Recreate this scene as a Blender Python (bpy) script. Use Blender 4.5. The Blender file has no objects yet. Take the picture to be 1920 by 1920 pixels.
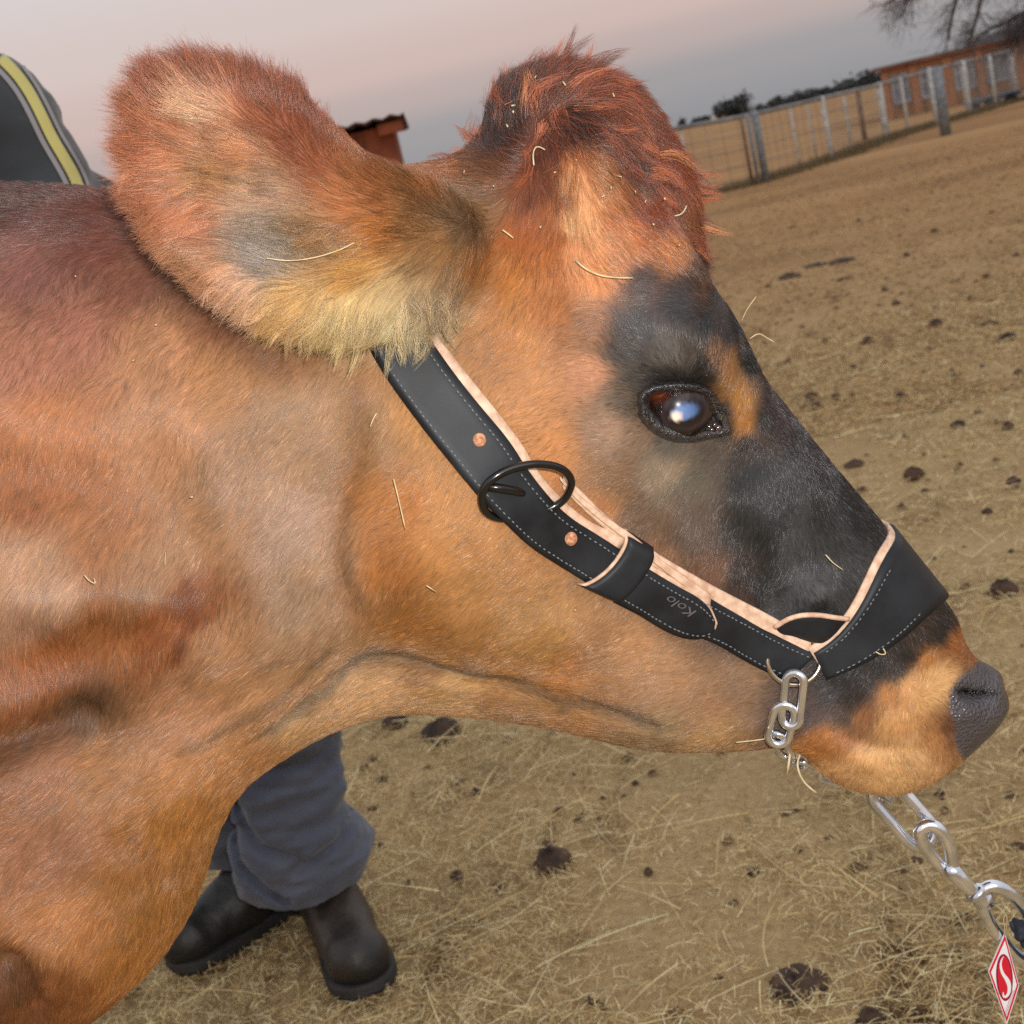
import bpy, math, random
import numpy as np
from mathutils import Vector, Matrix
from mathutils.bvhtree import BVHTree

rng = np.random.default_rng(7)
random.seed(7)
scene = bpy.context.scene
COL = scene.collection

# ------------------------------------------------------------------ camera
F_PX = 2600.0                      # focal length in photograph pixels (1920 wide)
CAM_H, PITCH, ROLL = 1.2, math.radians(13.8), math.radians(-13.0)
cam_d = bpy.data.cameras.new('camera')
cam = bpy.data.objects.new('camera', cam_d)
COL.objects.link(cam)
cam_d.sensor_width = 36.0
cam_d.lens = 36.0 * F_PX / 1920.0
cam_d.clip_start, cam_d.clip_end = 0.05, 2000.0
RM = Matrix.Rotation(math.pi / 2 - PITCH, 3, 'X') @ Matrix.Rotation(ROLL, 3, 'Z')
CAM_P = Vector((0, 0, CAM_H))
cam.matrix_world = Matrix.Translation(CAM_P) @ RM.to_4x4()
cam_d.dof.use_dof = True
cam_d.dof.focus_distance = 0.90
cam_d.dof.aperture_fstop = 16.0
scene.camera = cam
RN = np.array(RM)

# ------------------------------------------------------------------ sky
world = bpy.data.worlds.new('World')
scene.world = world
world.use_nodes = True
wn, wl = world.node_tree.nodes, world.node_tree.links
wn.clear()
w_out = wn.new('ShaderNodeOutputWorld')
w_tc = wn.new('ShaderNodeTexCoord')
w_sep = wn.new('ShaderNodeSeparateXYZ')
wl.new(w_tc.outputs['Generated'], w_sep.inputs[0])
w_map = wn.new('ShaderNodeMapRange')
w_map.inputs['From Min'].default_value = 0.0
w_map.inputs['From Max'].default_value = 0.5
wl.new(w_sep.outputs['Z'], w_map.inputs['Value'])
w_ramp = wn.new('ShaderNodeValToRGB')
cr = w_ramp.color_ramp
cr.interpolation = 'EASE'
def _lin(*c):
    return tuple(((v / 255 + .055) / 1.055) ** 2.4 for v in c)
SKYC = [(0.0, _lin(146, 148, 153)), (0.065, _lin(156, 155, 160)), (0.115, _lin(184, 168, 168)), (0.16, _lin(204, 180, 177)),
        (0.25, _lin(211, 194, 191)), (0.36, _lin(213, 205, 205)), (1.0, _lin(222, 224, 230))]
while len(cr.elements) < len(SKYC):
    cr.elements.new(0.5)
for e, (p, c) in zip(cr.elements, SKYC):
    e.position = p
    e.color = (*c, 1)
wl.new(w_map.outputs[0], w_ramp.inputs[0])
w_bg = wn.new('ShaderNodeBackground')
w_bg.inputs['Strength'].default_value = 1.0
wl.new(w_ramp.outputs[0], w_bg.inputs[0])
w_sky = wn.new('ShaderNodeTexSky')
w_sky.sky_type = 'NISHITA'
w_sky.sun_disc = False
SUN_EL, SUN_AZ = math.radians(24), math.radians(200)
w_sky.sun_elevation, w_sky.sun_rotation = math.radians(3), SUN_AZ
w_bg2 = wn.new('ShaderNodeBackground')
w_bg2.inputs['Strength'].default_value = 0.012
wl.new(w_sky.outputs[0], w_bg2.inputs[0])
w_add = wn.new('ShaderNodeAddShader')
wl.new(w_bg.outputs[0], w_add.inputs[0])
wl.new(w_bg2.outputs[0], w_add.inputs[1])
wl.new(w_add.outputs[0], w_out.inputs[0])

# soft evening light from behind the photographer
sun_d = bpy.data.lights.new('sun', 'SUN')
sun = bpy.data.objects.new('sun', sun_d)
COL.objects.link(sun)
sun_d.energy, sun_d.angle, sun_d.color = 0.4, math.radians(40), (1.0, 0.93, 0.86)
sdir = Vector((0.35 * math.cos(SUN_EL), -1.0 * math.cos(SUN_EL), math.sin(SUN_EL) * 1.6))
sun.rotation_euler = sdir.to_track_quat('Z', 'Y').to_euler()

# the photograph was taken with the camera's own flash, just right of and above the lens
fl_d = bpy.data.lights.new('camera_flash', 'POINT')
fl = bpy.data.objects.new('camera_flash', fl_d)
COL.objects.link(fl)
fl_d.energy, fl_d.color, fl_d.shadow_soft_size = 36.0, (1.0, 0.97, 0.93), 0.009
fl.location = CAM_P + RM @ Vector((0.045, 0.055, 0.0))

scene.view_settings.view_transform = 'Standard'
scene.view_settings.look = 'None'
scene.view_settings.exposure = 0.0
scene.view_settings.gamma = 1.0
scene.cycles.max_bounces = 8
scene.cycles.use_denoising = False

# ------------------------------------------------------------------ helpers
def ray(px, py):
    """direction of the line of sight through photograph pixel (px, py)"""
    d = RN @ np.array([(px - 960) / F_PX, -(py - 960) / F_PX, -1.0])
    return d

def at_y(px, py, y):
    d = ray(px, py)
    return np.array([0, 0, CAM_H]) + d * (y / d[1])

def at_ground(px, py, z=0.0):
    d = ray(px, py)
    return np.array([0, 0, CAM_H]) + d * ((z - CAM_H) / d[2])

def project(p):
    q = (np.asarray(p) - np.array([0, 0, CAM_H])) @ RN
    return 960 + F_PX * q[..., 0] / -q[..., 2], 960 - F_PX * q[..., 1] / -q[..., 2]

def srgb(*c):
    c = np.array(c, float) / 255.0
    return np.where(c <= 0.04045, c / 12.92, ((c + 0.055) / 1.055) ** 2.4)

def link(o, parent=None):
    COL.objects.link(o)
    if parent is not None:
        o.parent = parent
    return o

def empty(name, loc=(0, 0, 0)):
    o = bpy.data.objects.new(name, None)
    o.location = loc
    o.empty_display_size = 0.05
    COL.objects.link(o)
    if any(loc):
        bpy.context.view_layer.update()
    return o

def tag(o, label=None, cat=None, group=None, kind=None):
    if label: o['label'] = label
    if cat: o['category'] = cat
    if group: o['group'] = group
    if kind: o['kind'] = kind
    return o

def mesh_obj(name, verts, faces, mat, parent=None, smooth=True):
    """verts are in world space; the object is placed so that they stay there"""
    me = bpy.data.meshes.new(name)
    v = np.asarray(verts, float)
    if parent is not None:
        v = v - np.array(world_loc(parent))
    me.from_pydata(v.tolist(), [], [list(map(int, f)) for f in faces])
    me.update()
    if smooth:
        me.polygons.foreach_set('use_smooth', [True] * len(me.polygons))
    if mat is not None:
        for m in (mat if isinstance(mat, (list, tuple)) else [mat]):
            me.materials.append(m)
    return link(bpy.data.objects.new(name, me), parent)

def world_loc(o):
    p = np.zeros(3)
    while o is not None:
        p += np.array(o.location)
        o = o.parent
    return p

def material(name, color=(0.5, 0.5, 0.5), rough=0.6, metal=0.0, spec=0.5, coat=0.0, sheen=0.0):
    m = bpy.data.materials.new(name)
    m.use_nodes = True
    b = m.node_tree.nodes['Principled BSDF']
    b.inputs['Base Color'].default_value = (*color[:3], 1)
    b.inputs['Roughness'].default_value = rough
    b.inputs['Metallic'].default_value = metal
    b.inputs['Specular IOR Level'].default_value = spec
    b.inputs['Coat Weight'].default_value = coat
    b.inputs['Coat Roughness'].default_value = 0.08
    b.inputs['Sheen Weight'].default_value = sheen
    return m

def nodes(m):
    return m.node_tree.nodes, m.node_tree.links, m.node_tree.nodes['Principled BSDF']

def noisy(m, c1, c2, scale=8.0, detail=6.0, bump=0.0, bscale=None, rough=None, coord='Object', lo=0.35, hi=0.65, bdist=0.02):
    """base colour wandering between two tones, with a fine bump"""
    n, l, b = nodes(m)
    tc = n.new('ShaderNodeTexCoord')
    nz = n.new('ShaderNodeTexNoise')
    nz.inputs['Scale'].default_value = scale
    nz.inputs['Detail'].default_value = detail
    l.new(tc.outputs[coord], nz.inputs['Vector'])
    r = n.new('ShaderNodeValToRGB')
    r.color_ramp.elements[0].position, r.color_ramp.elements[1].position = lo, hi
    r.color_ramp.elements[0].color = (*c1[:3], 1)
    r.color_ramp.elements[1].color = (*c2[:3], 1)
    l.new(nz.outputs['Fac'], r.inputs[0])
    l.new(r.outputs[0], b.inputs['Base Color'])
    if bump:
        nb = n.new('ShaderNodeTexNoise')
        nb.inputs['Scale'].default_value = bscale or scale * 8
        nb.inputs['Detail'].default_value = 4
        l.new(tc.outputs[coord], nb.inputs['Vector'])
        bp = n.new('ShaderNodeBump')
        bp.inputs['Strength'].default_value = bump
        bp.inputs['Distance'].default_value = bdist
        l.new(nb.outputs['Fac'], bp.inputs['Height'])
        l.new(bp.outputs[0], b.inputs['Normal'])
    if rough is not None:
        b.inputs['Roughness'].default_value = rough
    return m

def chaikin(P, n=2, closed=True):
    P = np.asarray(P, float)
    for _ in range(n):
        if closed:
            Q = np.roll(P, -1, 0)
            P = np.stack([0.75 * P + 0.25 * Q, 0.25 * P + 0.75 * Q], 1).reshape(-1, P.shape[1])
        else:
            a, b = P[:-1], P[1:]
            M = np.stack([0.75 * a + 0.25 * b, 0.25 * a + 0.75 * b], 1).reshape(-1, P.shape[1])
            P = np.vstack([P[:1], M[1:-1], P[-1:]])
    return P

def resample(P, n):
    P = np.asarray(P, float)
    s = np.r_[0, np.cumsum(np.linalg.norm(np.diff(P, axis=0), axis=1))]
    t = np.linspace(0, s[-1], n)
    return np.stack([np.interp(t, s, P[:, k]) for k in range(P.shape[1])], 1)

def tube(path, radii, seg=10, closed=False, caps=True, flat=None):
    """round bar along a path; radii a number or one per point. returns verts, faces"""
    P = np.asarray(path, float)
    n = len(P)
    R = np.full(n, radii, float) if np.isscalar(radii) else np.asarray(radii, float)
    if closed:
        T = np.roll(P, -1, 0) - np.roll(P, 1, 0)
    else:
        T = np.gradient(P, axis=0)
    T /= np.linalg.norm(T, axis=1)[:, None] + 1e-12
    up = np.array([0.3, 1.0, 0.2])
    N = np.zeros_like(P)
    a = np.cross(T[0], up); a /= np.linalg.norm(a)
    N[0] = a
    for i in range(1, n):
        v = N[i - 1] - T[i] * (N[i - 1] @ T[i])
        N[i] = v / (np.linalg.norm(v) + 1e-12)
    B = np.cross(T, N)
    if closed:   # spread the twist so that the ends meet
        v = N[-1] - T[0] * (N[-1] @ T[0])
        ang = math.atan2(v @ B[0], v @ N[0])
    th = np.linspace(0, 2 * math.pi, seg, endpoint=False)
    V = []
    for i in range(n):
        tt = th - (ang * i / n if closed else 0)
        V.append(P[i] + R[i] * (np.outer(np.cos(tt), N[i]) + np.outer(np.sin(tt), B[i])))
    V = np.vstack(V)
    F = []
    for i in range(n if closed else n - 1):
        j = (i + 1) % n
        for k in range(seg):
            k2 = (k + 1) % seg
            F.append((i * seg + k, i * seg + k2, j * seg + k2, j * seg + k))
    if not closed and caps:
        F.append(tuple(range(seg))[::-1])
        F.append(tuple((n - 1) * seg + k for k in range(seg)))
    return V, F

def join(parts):
    V, F, o = [], [], 0
    for v, f in parts:
        V.append(np.asarray(v)); F += [tuple(i + o for i in q) for q in f]; o += len(v)
    return np.vstack(V), F

def box(x0, x1, y0, y1, z0, z1, M=None):
    v = np.array([(x, y, z) for x in (x0, x1) for y in (y0, y1) for z in (z0, z1)], float)
    if M is not None:
        v = v @ M[:3, :3].T + M[:3, 3]
    f = [(0, 1, 3, 2), (4, 6, 7, 5), (0, 4, 5, 1), (2, 3, 7, 6), (0, 2, 6, 4), (1, 5, 7, 3)]
    return v, f

def hash_noise(P, scale, seed=0, octaves=3):
    """smooth value noise in numpy, about -1..1, for points (..., d)"""
    P = np.asarray(P, float) * scale
    out = np.zeros(P.shape[:-1]); amp = 1.0; tot = 0
    d = P.shape[-1]
    for o in range(octaves):
        Q = P * 2 ** o + 17.3 * (o + seed)
        I = np.floor(Q).astype(np.int64); f = Q - I; f = f * f * (3 - 2 * f)
        acc = 0
        for c in range(2 ** d):
            w = 1; h = np.full(I.shape[:-1], seed * 1013 + o * 7919, np.int64)
            for k in range(d):
                bit = (c >> k) & 1
                w = w * (f[..., k] if bit else 1 - f[..., k])
                h = (h * 1103515245 + (I[..., k] + bit) * [374761393, 668265263, 2147483647][k]) & 0x7fffffff
            h = (h ^ (h >> 13)) * 1274126177 & 0x7fffffff
            h = h ^ (h >> 16)
            acc = acc + w * ((h & 0xffff) / 32767.5 - 1)
        out += acc * amp; tot += amp; amp *= 0.5
    return out / tot

def polydist(X, Z, poly):
    """signed distance (inside > 0) from grid points to a closed polygon"""
    A = np.asarray(poly, float); B = np.roll(A, -1, 0)
    best = np.full(X.shape, 1e9); inside = np.zeros(X.shape, bool)
    for (ax, az), (bx, bz) in zip(A, B):
        dx, dz = bx - ax, bz - az
        t = np.clip(((X - ax) * dx + (Z - az) * dz) / (dx * dx + dz * dz + 1e-12), 0, 1)
        best = np.minimum(best, (X - ax - t * dx) ** 2 + (Z - az - t * dz) ** 2)
        c = ((az > Z) != (bz > Z)) & (X < dx * (Z - az) / (dz if abs(dz) > 1e-12 else 1e-12) + ax)
        inside ^= c
    return np.where(inside, 1, -1) * np.sqrt(best)

def linedist(X, Z, line):
    """distance to an open polyline, signed side (left of travel > 0) and position along it 0..1"""
    A = np.asarray(line, float)
    best = np.full(X.shape, 1e9); side = np.zeros(X.shape); par = np.zeros(X.shape)
    n = len(A) - 1
    for i in range(n):
        (ax, az), (bx, bz) = A[i], A[i + 1]
        dx, dz = bx - ax, bz - az
        t = np.clip(((X - ax) * dx + (Z - az) * dz) / (dx * dx + dz * dz), 0, 1)
        d2 = (X - ax - t * dx) ** 2 + (Z - az - t * dz) ** 2
        m = d2 < best
        best = np.where(m, d2, best)
        side = np.where(m, np.sign(dx * (Z - az) - dz * (X - ax)), side)
        par = np.where(m, (i + t) / n, par)
    return np.sqrt(best), side, par

def scatter_interp(X, Z, pts, vals, eps=0.03, power=2.0):
    """smooth inverse-distance interpolation of values at scattered (x, z) points"""
    num = 0; den = 0
    for (x, z), v in zip(pts, vals):
        w = 1.0 / ((X - x) ** 2 + (Z - z) ** 2 + eps * eps) ** power
        num = num + w[..., None] * np.asarray(v, float); den = den + w
    return num / den[..., None]

def surface_nets(Fv, xs, ys, zs):
    """polygon surface of Fv == 0 on a rectilinear grid (inside > 0)"""
    nx, ny, nz = Fv.shape
    S = Fv > 0
    s8 = sum(S[i:nx - 1 + i, j:ny - 1 + j, k:nz - 1 + k].astype(np.uint8) for i in (0, 1) for j in (0, 1) for k in (0, 1))
    act = (s8 > 0) & (s8 < 8)
    I, J, K = np.nonzero(act)
    idx = np.full(act.shape, -1, np.int64)
    idx[I, J, K] = np.arange(len(I))
    acc = np.zeros((len(I), 3)); cnt = np.zeros(len(I))
    C = [(i, j, k) for i in (0, 1) for j in (0, 1) for k in (0, 1)]
    for a in C:
        for ax in range(3):
            if a[ax]: continue
            b = list(a); b[ax] = 1
            fa = Fv[I + a[0], J + a[1], K + a[2]]; fb = Fv[I + b[0], J + b[1], K + b[2]]
            m = (fa > 0) != (fb > 0)
            t = np.where(m, fa / np.where(m, fa - fb, 1), 0)
            p = np.zeros((len(I), 3))
            for q, (arr, base) in enumerate(((xs, I), (ys, J), (zs, K))):
                lo = arr[base + a[q]]; hi = arr[base + b[q]]
                p[:, q] = lo + (hi - lo) * t
            acc += p * m[:, None]; cnt += m
    V = acc / cnt[:, None]
    Fc = []
    for ax in range(3):
        o1, o2 = [(1, 2), (2, 0), (0, 1)][ax]
        sl0 = [slice(None)] * 3; sl1 = [slice(None)] * 3
        sl0[ax] = slice(0, -1); sl1[ax] = slice(1, None)
        A, B = S[tuple(sl0)], S[tuple(sl1)]
        cr_ = np.argwhere(A != B)
        m = (cr_[:, o1] > 0) & (cr_[:, o2] > 0) & (cr_[:, o1] < Fv.shape[o1] - 1) & (cr_[:, o2] < Fv.shape[o2] - 1)
        cr_ = cr_[m]
        sgn = A[cr_[:, 0], cr_[:, 1], cr_[:, 2]]
        def at(d1, d2):
            q = cr_.copy(); q[:, o1] -= d1; q[:, o2] -= d2
            return idx[q[:, 0], q[:, 1], q[:, 2]]
        quad = np.stack([at(1, 1), at(0, 1), at(0, 0), at(1, 0)], 1)
        quad = np.where(sgn[:, None], quad, quad[:, ::-1])
        Fc.append(quad)
    return V, np.vstack(Fc)

def fast_mesh(name, V, Fq, mat, parent=None):
    me = bpy.data.meshes.new(name)
    if parent is not None:
        V = V - world_loc(parent)
    k = Fq.shape[1]
    me.vertices.add(len(V)); me.loops.add(len(Fq) * k); me.polygons.add(len(Fq))
    me.vertices.foreach_set('co', V.astype(np.float32).ravel())
    me.loops.foreach_set('vertex_index', Fq.astype(np.int32).ravel())
    me.polygons.foreach_set('loop_start', np.arange(0, len(Fq) * k, k, dtype=np.int32))
    me.polygons.foreach_set('loop_total', np.full(len(Fq), k, np.int32))
    me.polygons.foreach_set('use_smooth', np.ones(len(Fq), bool))
    me.update(calc_edges=True)
    me.validate()
    if mat is not None:
        me.materials.append(mat)
    return link(bpy.data.objects.new(name, me), parent)

def hair_obj(name, roots, tips_pts, r0, r1, colors, mat, parent=None):
    """curves object from an array (n, k, 3) of points, radius falling from r0 to r1"""
    n, k, _ = tips_pts.shape
    hc = bpy.data.hair_curves.new(name)
    hc.add_curves([k] * n)
    P = tips_pts if parent is None else tips_pts - world_loc(parent)
    hc.attributes['position'].data.foreach_set('vector', P.astype(np.float32).ravel())
    a = hc.attributes.get('radius') or hc.attributes.new('radius', 'FLOAT', 'POINT')
    r0 = np.broadcast_to(r0, (n,)); r1 = np.broadcast_to(r1, (n,))
    t = np.linspace(0, 1, k)[None, :]
    a.data.foreach_set('value', (r0[:, None] * (1 - t) + r1[:, None] * t).astype(np.float32).ravel())
    c = hc.attributes.new('hue', 'FLOAT_COLOR', 'CURVE')
    c.data.foreach_set('color', np.hstack([colors, np.ones((n, 1))]).astype(np.float32).ravel())
    hc.materials.append(mat)
    return link(bpy.data.objects.new(name, hc), parent)
# ------------------------------------------------------------------ the cow
YC = 0.98                              # the plane that halves the animal, 0.98 m from the lens

def xz(px, py, y=YC):
    p = at_y(px, py, y); return (p[0], p[2])

OUT = [(0, 345), (100, 348), (190, 356), (260, 385), (350, 420), (500, 430), (620, 385), (700, 345), (760, 318), (810, 312), (860, 296), (900, 262), (922, 215),
       (938, 172), (976, 140), (1030, 122), (1090, 128), (1148, 158), (1180, 215), (1205, 290), (1240, 380), (1280, 455), (1330, 535), (1368, 585),
       (1400, 650), (1425, 705), (1470, 760), (1525, 830), (1575, 890), (1625, 948), (1662, 995), (1710, 1055), (1755, 1110), (1785, 1150),
       (1798, 1188), (1814, 1222), (1842, 1244), (1862, 1250), (1868, 1258), (1878, 1290), (1882, 1306), (1874, 1328), (1852, 1358), (1822, 1386), (1790, 1414), (1752, 1442), (1702, 1468), (1638, 1478),
       (1575, 1466), (1530, 1438), (1500, 1405), (1455, 1385), (1390, 1392), (1300, 1396), (1200, 1392), (1110, 1374), (1000, 1348),
       (900, 1333), (800, 1325), (720, 1327), (650, 1347), (590, 1373), (530, 1408), (478, 1445), (440, 1492), (412, 1545), (390, 1610),
       (368, 1680), (335, 1742), (285, 1800), (215, 1858), (110, 1908), (30, 1930)]
poly_w = [xz(*p) for p in OUT] + [(-0.62, 0.60), (-0.95, 0.55), (-1.3, 0.52), (-1.6, 0.56), (-1.85, 0.66), (-1.97, 0.85), (-1.99, 1.05), (-1.93, 1.2),
                                  (-1.75, 1.27), (-1.4, 1.24), (-1.0, 1.25), (-0.75, 1.29), (-0.5, 1.295), (-0.38, 1.285)]
poly_w = chaikin(poly_w, 1)
# half thickness (m) at points of the side view, and the radius over which the outline rounds in
HM = [(0, 700, .150, .16), (0, 1000, .165, .18), (0, 1300, .17, .18), (0, 1650, .165, .16), (0, 420, .10, .12), (300, 700, .13, .15), (300, 1150, .15, .16), (500, 1000, .125, .14), (480, 700, .12, .14),
      (600, 1150, .115, .10), (620, 900, .108, .12), (250, 1600, .14, .12), (330, 1500, .12, .11), (420, 1350, .10, .09), (700, 1290, .06, .05), (800, 1290, .05, .04), (950, 1310, .05, .04), (1100, 1350, .05, .05),
      (850, 1000, .112, .09), (750, 800, .112, .10), (900, 1180, .10, .07), (1050, 1150, .09, .06), (1270, 760, .108, .065), (1250, 620, .108, .06), (1150, 520, .098, .05), (1000, 600, .108, .09),
      (1060, 350, .075, .05), (1070, 200, .055, .045), (900, 400, .09, .06), (1150, 330, .070, .05), (1400, 720, .075, .05), (1450, 850, .062, .045), (1450, 1000, .068, .05),
      (1300, 1000, .082, .07), (1550, 980, .052, .04), (1600, 1100, .055, .045), (1500, 1150, .062, .05), (1650, 1200, .055, .05), (1650, 1350, .068, .055), (1780, 1250, .048, .045), (1820, 1330, .045, .04),
      (1250, 1300, .068, .045), (1400, 1320, .058, .045), (1500, 1280, .056, .05), (1560, 1400, .058, .05), (780, 520, .095, .09), (600, 500, .10, .10), (250, 500, .11, .12)]
HMw = [(xz(a, b, .9), (h, r)) for a, b, h, r in HM] + [((-0.6, .9), (.20, .22)), ((-0.6, 1.15), (.13, .16)), ((-0.9, .9), (.26, .28)), ((-0.6, .68), (.18, .15)), ((-1.2, .9), (.30, .32)), ((-1.5, .9), (.28, .3)),
                                                       ((-1.75, .95), (.24, .22)), ((-1.9, 1.0), (.18, .16)), ((-1.2, 1.18), (.2, .2)), ((-1.2, .6), (.2, .2))]
g1 = 0.0035
xs = np.r_[np.arange(-2.05, -0.52, 0.02), np.arange(-0.52, 0.375, g1)]
zs = np.r_[np.arange(-0.03, 0.56, 0.02), np.arange(0.56, 1.33, g1)]
ys = np.r_[np.arange(YC - 0.36, YC - 0.20, 0.010), np.arange(YC - 0.20, YC + 0.005, g1), np.arange(YC + 0.012, YC + 0.36, 0.010)]
X2, Z2 = np.meshgrid(xs, zs, indexing='ij')
D2 = polydist(X2, Z2, poly_w)
HR = scatter_interp(X2, Z2, [p for p, _ in HMw], [v for _, v in HMw], eps=0.045, power=2.0)
H2, R2 = HR[..., 0], HR[..., 1]
q = np.clip(D2 / R2, None, 1.0)
P2 = 2 * q - q * q                                     # squared profile
HH = H2 * np.sqrt(np.clip(P2, 0, None))

def near_xz(px, py):
    """side-view position of the surface point seen at a photograph pixel"""
    y = 0.88
    for _ in range(5):
        a, b = xz(px, py, y)
        i = np.clip(np.searchsorted(xs, a), 1, len(xs) - 1); k = np.clip(np.searchsorted(zs, b), 1, len(zs) - 1)
        y = 0.5 * y + 0.5 * (YC - HH[i, k])
    return xz(px, py, y)

def bump(px, py, rx, ry, ang, amp, sharp=1.0):
    """a swelling or a hollow; radii in photograph pixels, angle in degrees, height in m"""
    cx, cz = near_xz(px, py)
    a = math.radians(ang) + 0.0
    s = 0.88 / F_PX
    # picture axes in the side view
    ux = np.array(near_xz(px + 10, py)) - np.array([cx, cz]); ux /= np.linalg.norm(ux)
    uz = np.array([-ux[1], ux[0]])
    dx, dz = X2 - cx, Z2 - cz
    p = dx * ux[0] + dz * ux[1]; w = dx * uz[0] + dz * uz[1]
    u = (p * math.cos(a) + w * math.sin(a)) / (rx * s); v = (-p * math.sin(a) + w * math.cos(a)) / (ry * s)
    r = np.sqrt(u * u + v * v)
    return amp * np.exp(-(r ** (2 * sharp)))

def groove(pts, width, amp, step=0.0, stepw=None, fade=0.12):
    """a crease along a line of photograph pixels; step raises the left side of travel"""
    L = chaikin([near_xz(*p) for p in pts], 2, closed=False)
    d, side, par = linedist(X2, Z2, L)
    w = width * 0.88 / F_PX
    f = np.clip(np.minimum(par, 1 - par) / fade, 0, 1); f = f * f * (3 - 2 * f)
    o = amp * np.exp(-(d / w) ** 2) * f
    if step:
        sw = (stepw or width * 3) * 0.88 / F_PX
        o = o + step * f * np.where(side > 0, np.exp(-(d / sw) ** 2) * (1 - np.exp(-(d / w) ** 2)), 0)
    return o

R = 0
# face
R = R + bump(1255, 640, 110, 60, -25, .014) + bump(1270, 765, 105, 80, -20, -.010) + bump(1300, 700, 90, 25, -20, .006)
R = R + bump(1180, 780, 60, 90, 0, .004) + bump(1400, 860, 70, 60, 0, -.006)
R = R + bump(1200, 900, 150, 50, -42, .006) + bump(1380, 1010, 120, 45, -42, -.006)      # facial crest and the hollow beneath
R = R + bump(880, 1010, 190, 220, -30, .014) + bump(1060, 1190, 130, 80, -25, .006)      # masseter
R = R + bump(1108, 415, 40, 125, 10, .014) + groove([(1030, 270), (1050, 340), (1062, 420), (1092, 500)], 14, -.006, fade=.25) + bump(1160, 330, 30, 70, -35, -.006) + bump(1230, 330, 60, 80, -30, -.006)
R = R + bump(1540, 1110, 60, 45, -10, .008) + bump(1450, 1030, 30, 120, 8, .004) + bump(1520, 940, 25, 120, 28, .004)
R = R + bump(980, 440, 120, 60, -20, -.008) + bump(860, 560, 70, 60, 0, -.006)
R = R + bump(1278, 770, 74, 48, 3, -.012, 2)      # the eye opening
# muzzle
R = R + bump(1680, 1330, 120, 90, -30, .010) + bump(1590, 1420, 90, 40, -20, .008) + bump(1575, 1320, 70, 60, -45, -.008)
R = R + bump(1800, 1325, 55, 50, -10, .006)
R = R + groove([(1770, 1420), (1720, 1405), (1650, 1400), (1590, 1385), (1540, 1345)], 12, -.0018, fade=.3)  # mouth
R = R + groove([(1795, 1295), (1815, 1303), (1840, 1305), (1860, 1297)], 7, -.014, fade=.10)                  # nostril slit
R = R + bump(1812, 1275, 26, 13, -10, .006) + bump(1815, 1335, 30, 16, 5, .003)
# jaw edge against the neck
R = R + groove([(690, 660), (690, 760), (672, 860), (640, 940), (626, 1020), (645, 1110), (680, 1180), (715, 1228)], 26, -.0035, step=.008, stepw=170, fade=.3)
# throat folds
R = R + groove([(1440, 1388), (1250, 1375), (1110, 1330), (1000, 1292), (860, 1268), (760, 1236), (690, 1236), (630, 1272), (560, 1330), (470, 1400), (400, 1470)], 15, -.007, step=.004, stepw=60, fade=.18)
R = R + groove([(600, 1190), (520, 1260), (430, 1330), (330, 1400)], 18, -.004, fade=.3)
R = R + groove([(700, 1180), (610, 1240), (540, 1300)], 14, -.003, fade=.3)
# shoulder
R = R + groove([(-80, 1420), (0, 1400), (90, 1372), (165, 1330), (215, 1290)], 50, -.015, step=.006, stepw=150, fade=.3)
R = R + groove([(350, 1110), (356, 1180), (330, 1250), (280, 1300)], 16, -.004, fade=.3)
R = R + bump(180, 1220, 170, 60, 10, -.008) + bump(120, 1120, 160, 60, 10, .008) + bump(180, 1520, 190, 110, 20, .010)
R = R + bump(460, 1080, 60, 190, 18, .004) + bump(330, 960, 60, 190, 20, -.004)
R = R + groove([(-30, 1770), (30, 1800), (62, 1860), (60, 1930)], 22, -.012, step=.0, fade=.2) + bump(20, 1850, 60, 70, 0, .006)
R = R + bump(250, 430, 260, 40, -8, .004) + bump(180, 400, 160, 16, -4, -.004)
R = R + bump(120, 600, 200, 60, 5, .004) + bump(80, 900, 140, 70, 10, -.005)
lumps = hash_noise(np.stack([X2, Z2], -1), 14, 3, 3) * .0022 + hash_noise(np.stack([X2, Z2], -1), 5, 9, 2) * .003
R = R + lumps
edge = np.clip(D2 / 0.03, 0, 1)
HH = np.clip(HH + R * edge, 0, None)
FX = np.where(D2 > 0, HH, H2 * np.clip(D2 / R2, -3, 0) * 1.2)   # outside the outline falls away

# near and far ear, each a folded dish of skin
EAR = [(800, 345), (735, 315), (680, 290), (630, 250), (580, 200), (530, 165), (470, 142), (400, 128), (340, 128), (290, 140), (256, 172), (244, 225),
       (240, 290), (250, 345), (280, 405), (322, 460), (375, 515), (440, 566), (500, 602), (570, 624), (650, 636), (720, 636), (800, 622), (866, 575), (905, 470), (880, 385)]
ear_poly = chaikin([xz(a, b, .845) for a, b in EAR], 1)
DE = polydist(X2, Z2, ear_poly)
ex0, ez0 = xz(800, 480, .845); ex1, ez1 = xz(240, 300, .845)
ax = np.array([ex1 - ex0, ez1 - ez0]); EL = np.linalg.norm(ax); ax /= EL
tE = ((X2 - ex0) * ax[0] + (Z2 - ez0) * ax[1]) / EL          # 0 at the root, 1 at the tip
sE = ((X2 - ex0) * -ax[1] + (Z2 - ez0) * ax[0])              # across, + towards the lower edge
tc_ = np.clip(tE, -0.2, 1.1)
rt_ = np.clip(1 - (tc_ + .2) / .42, 0, 1)
yE = 0.862 - 0.040 * np.sin(np.clip(tc_, 0, 1) * 2.2) + 0.012 * tc_ + .036 * rt_ ** 2
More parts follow.
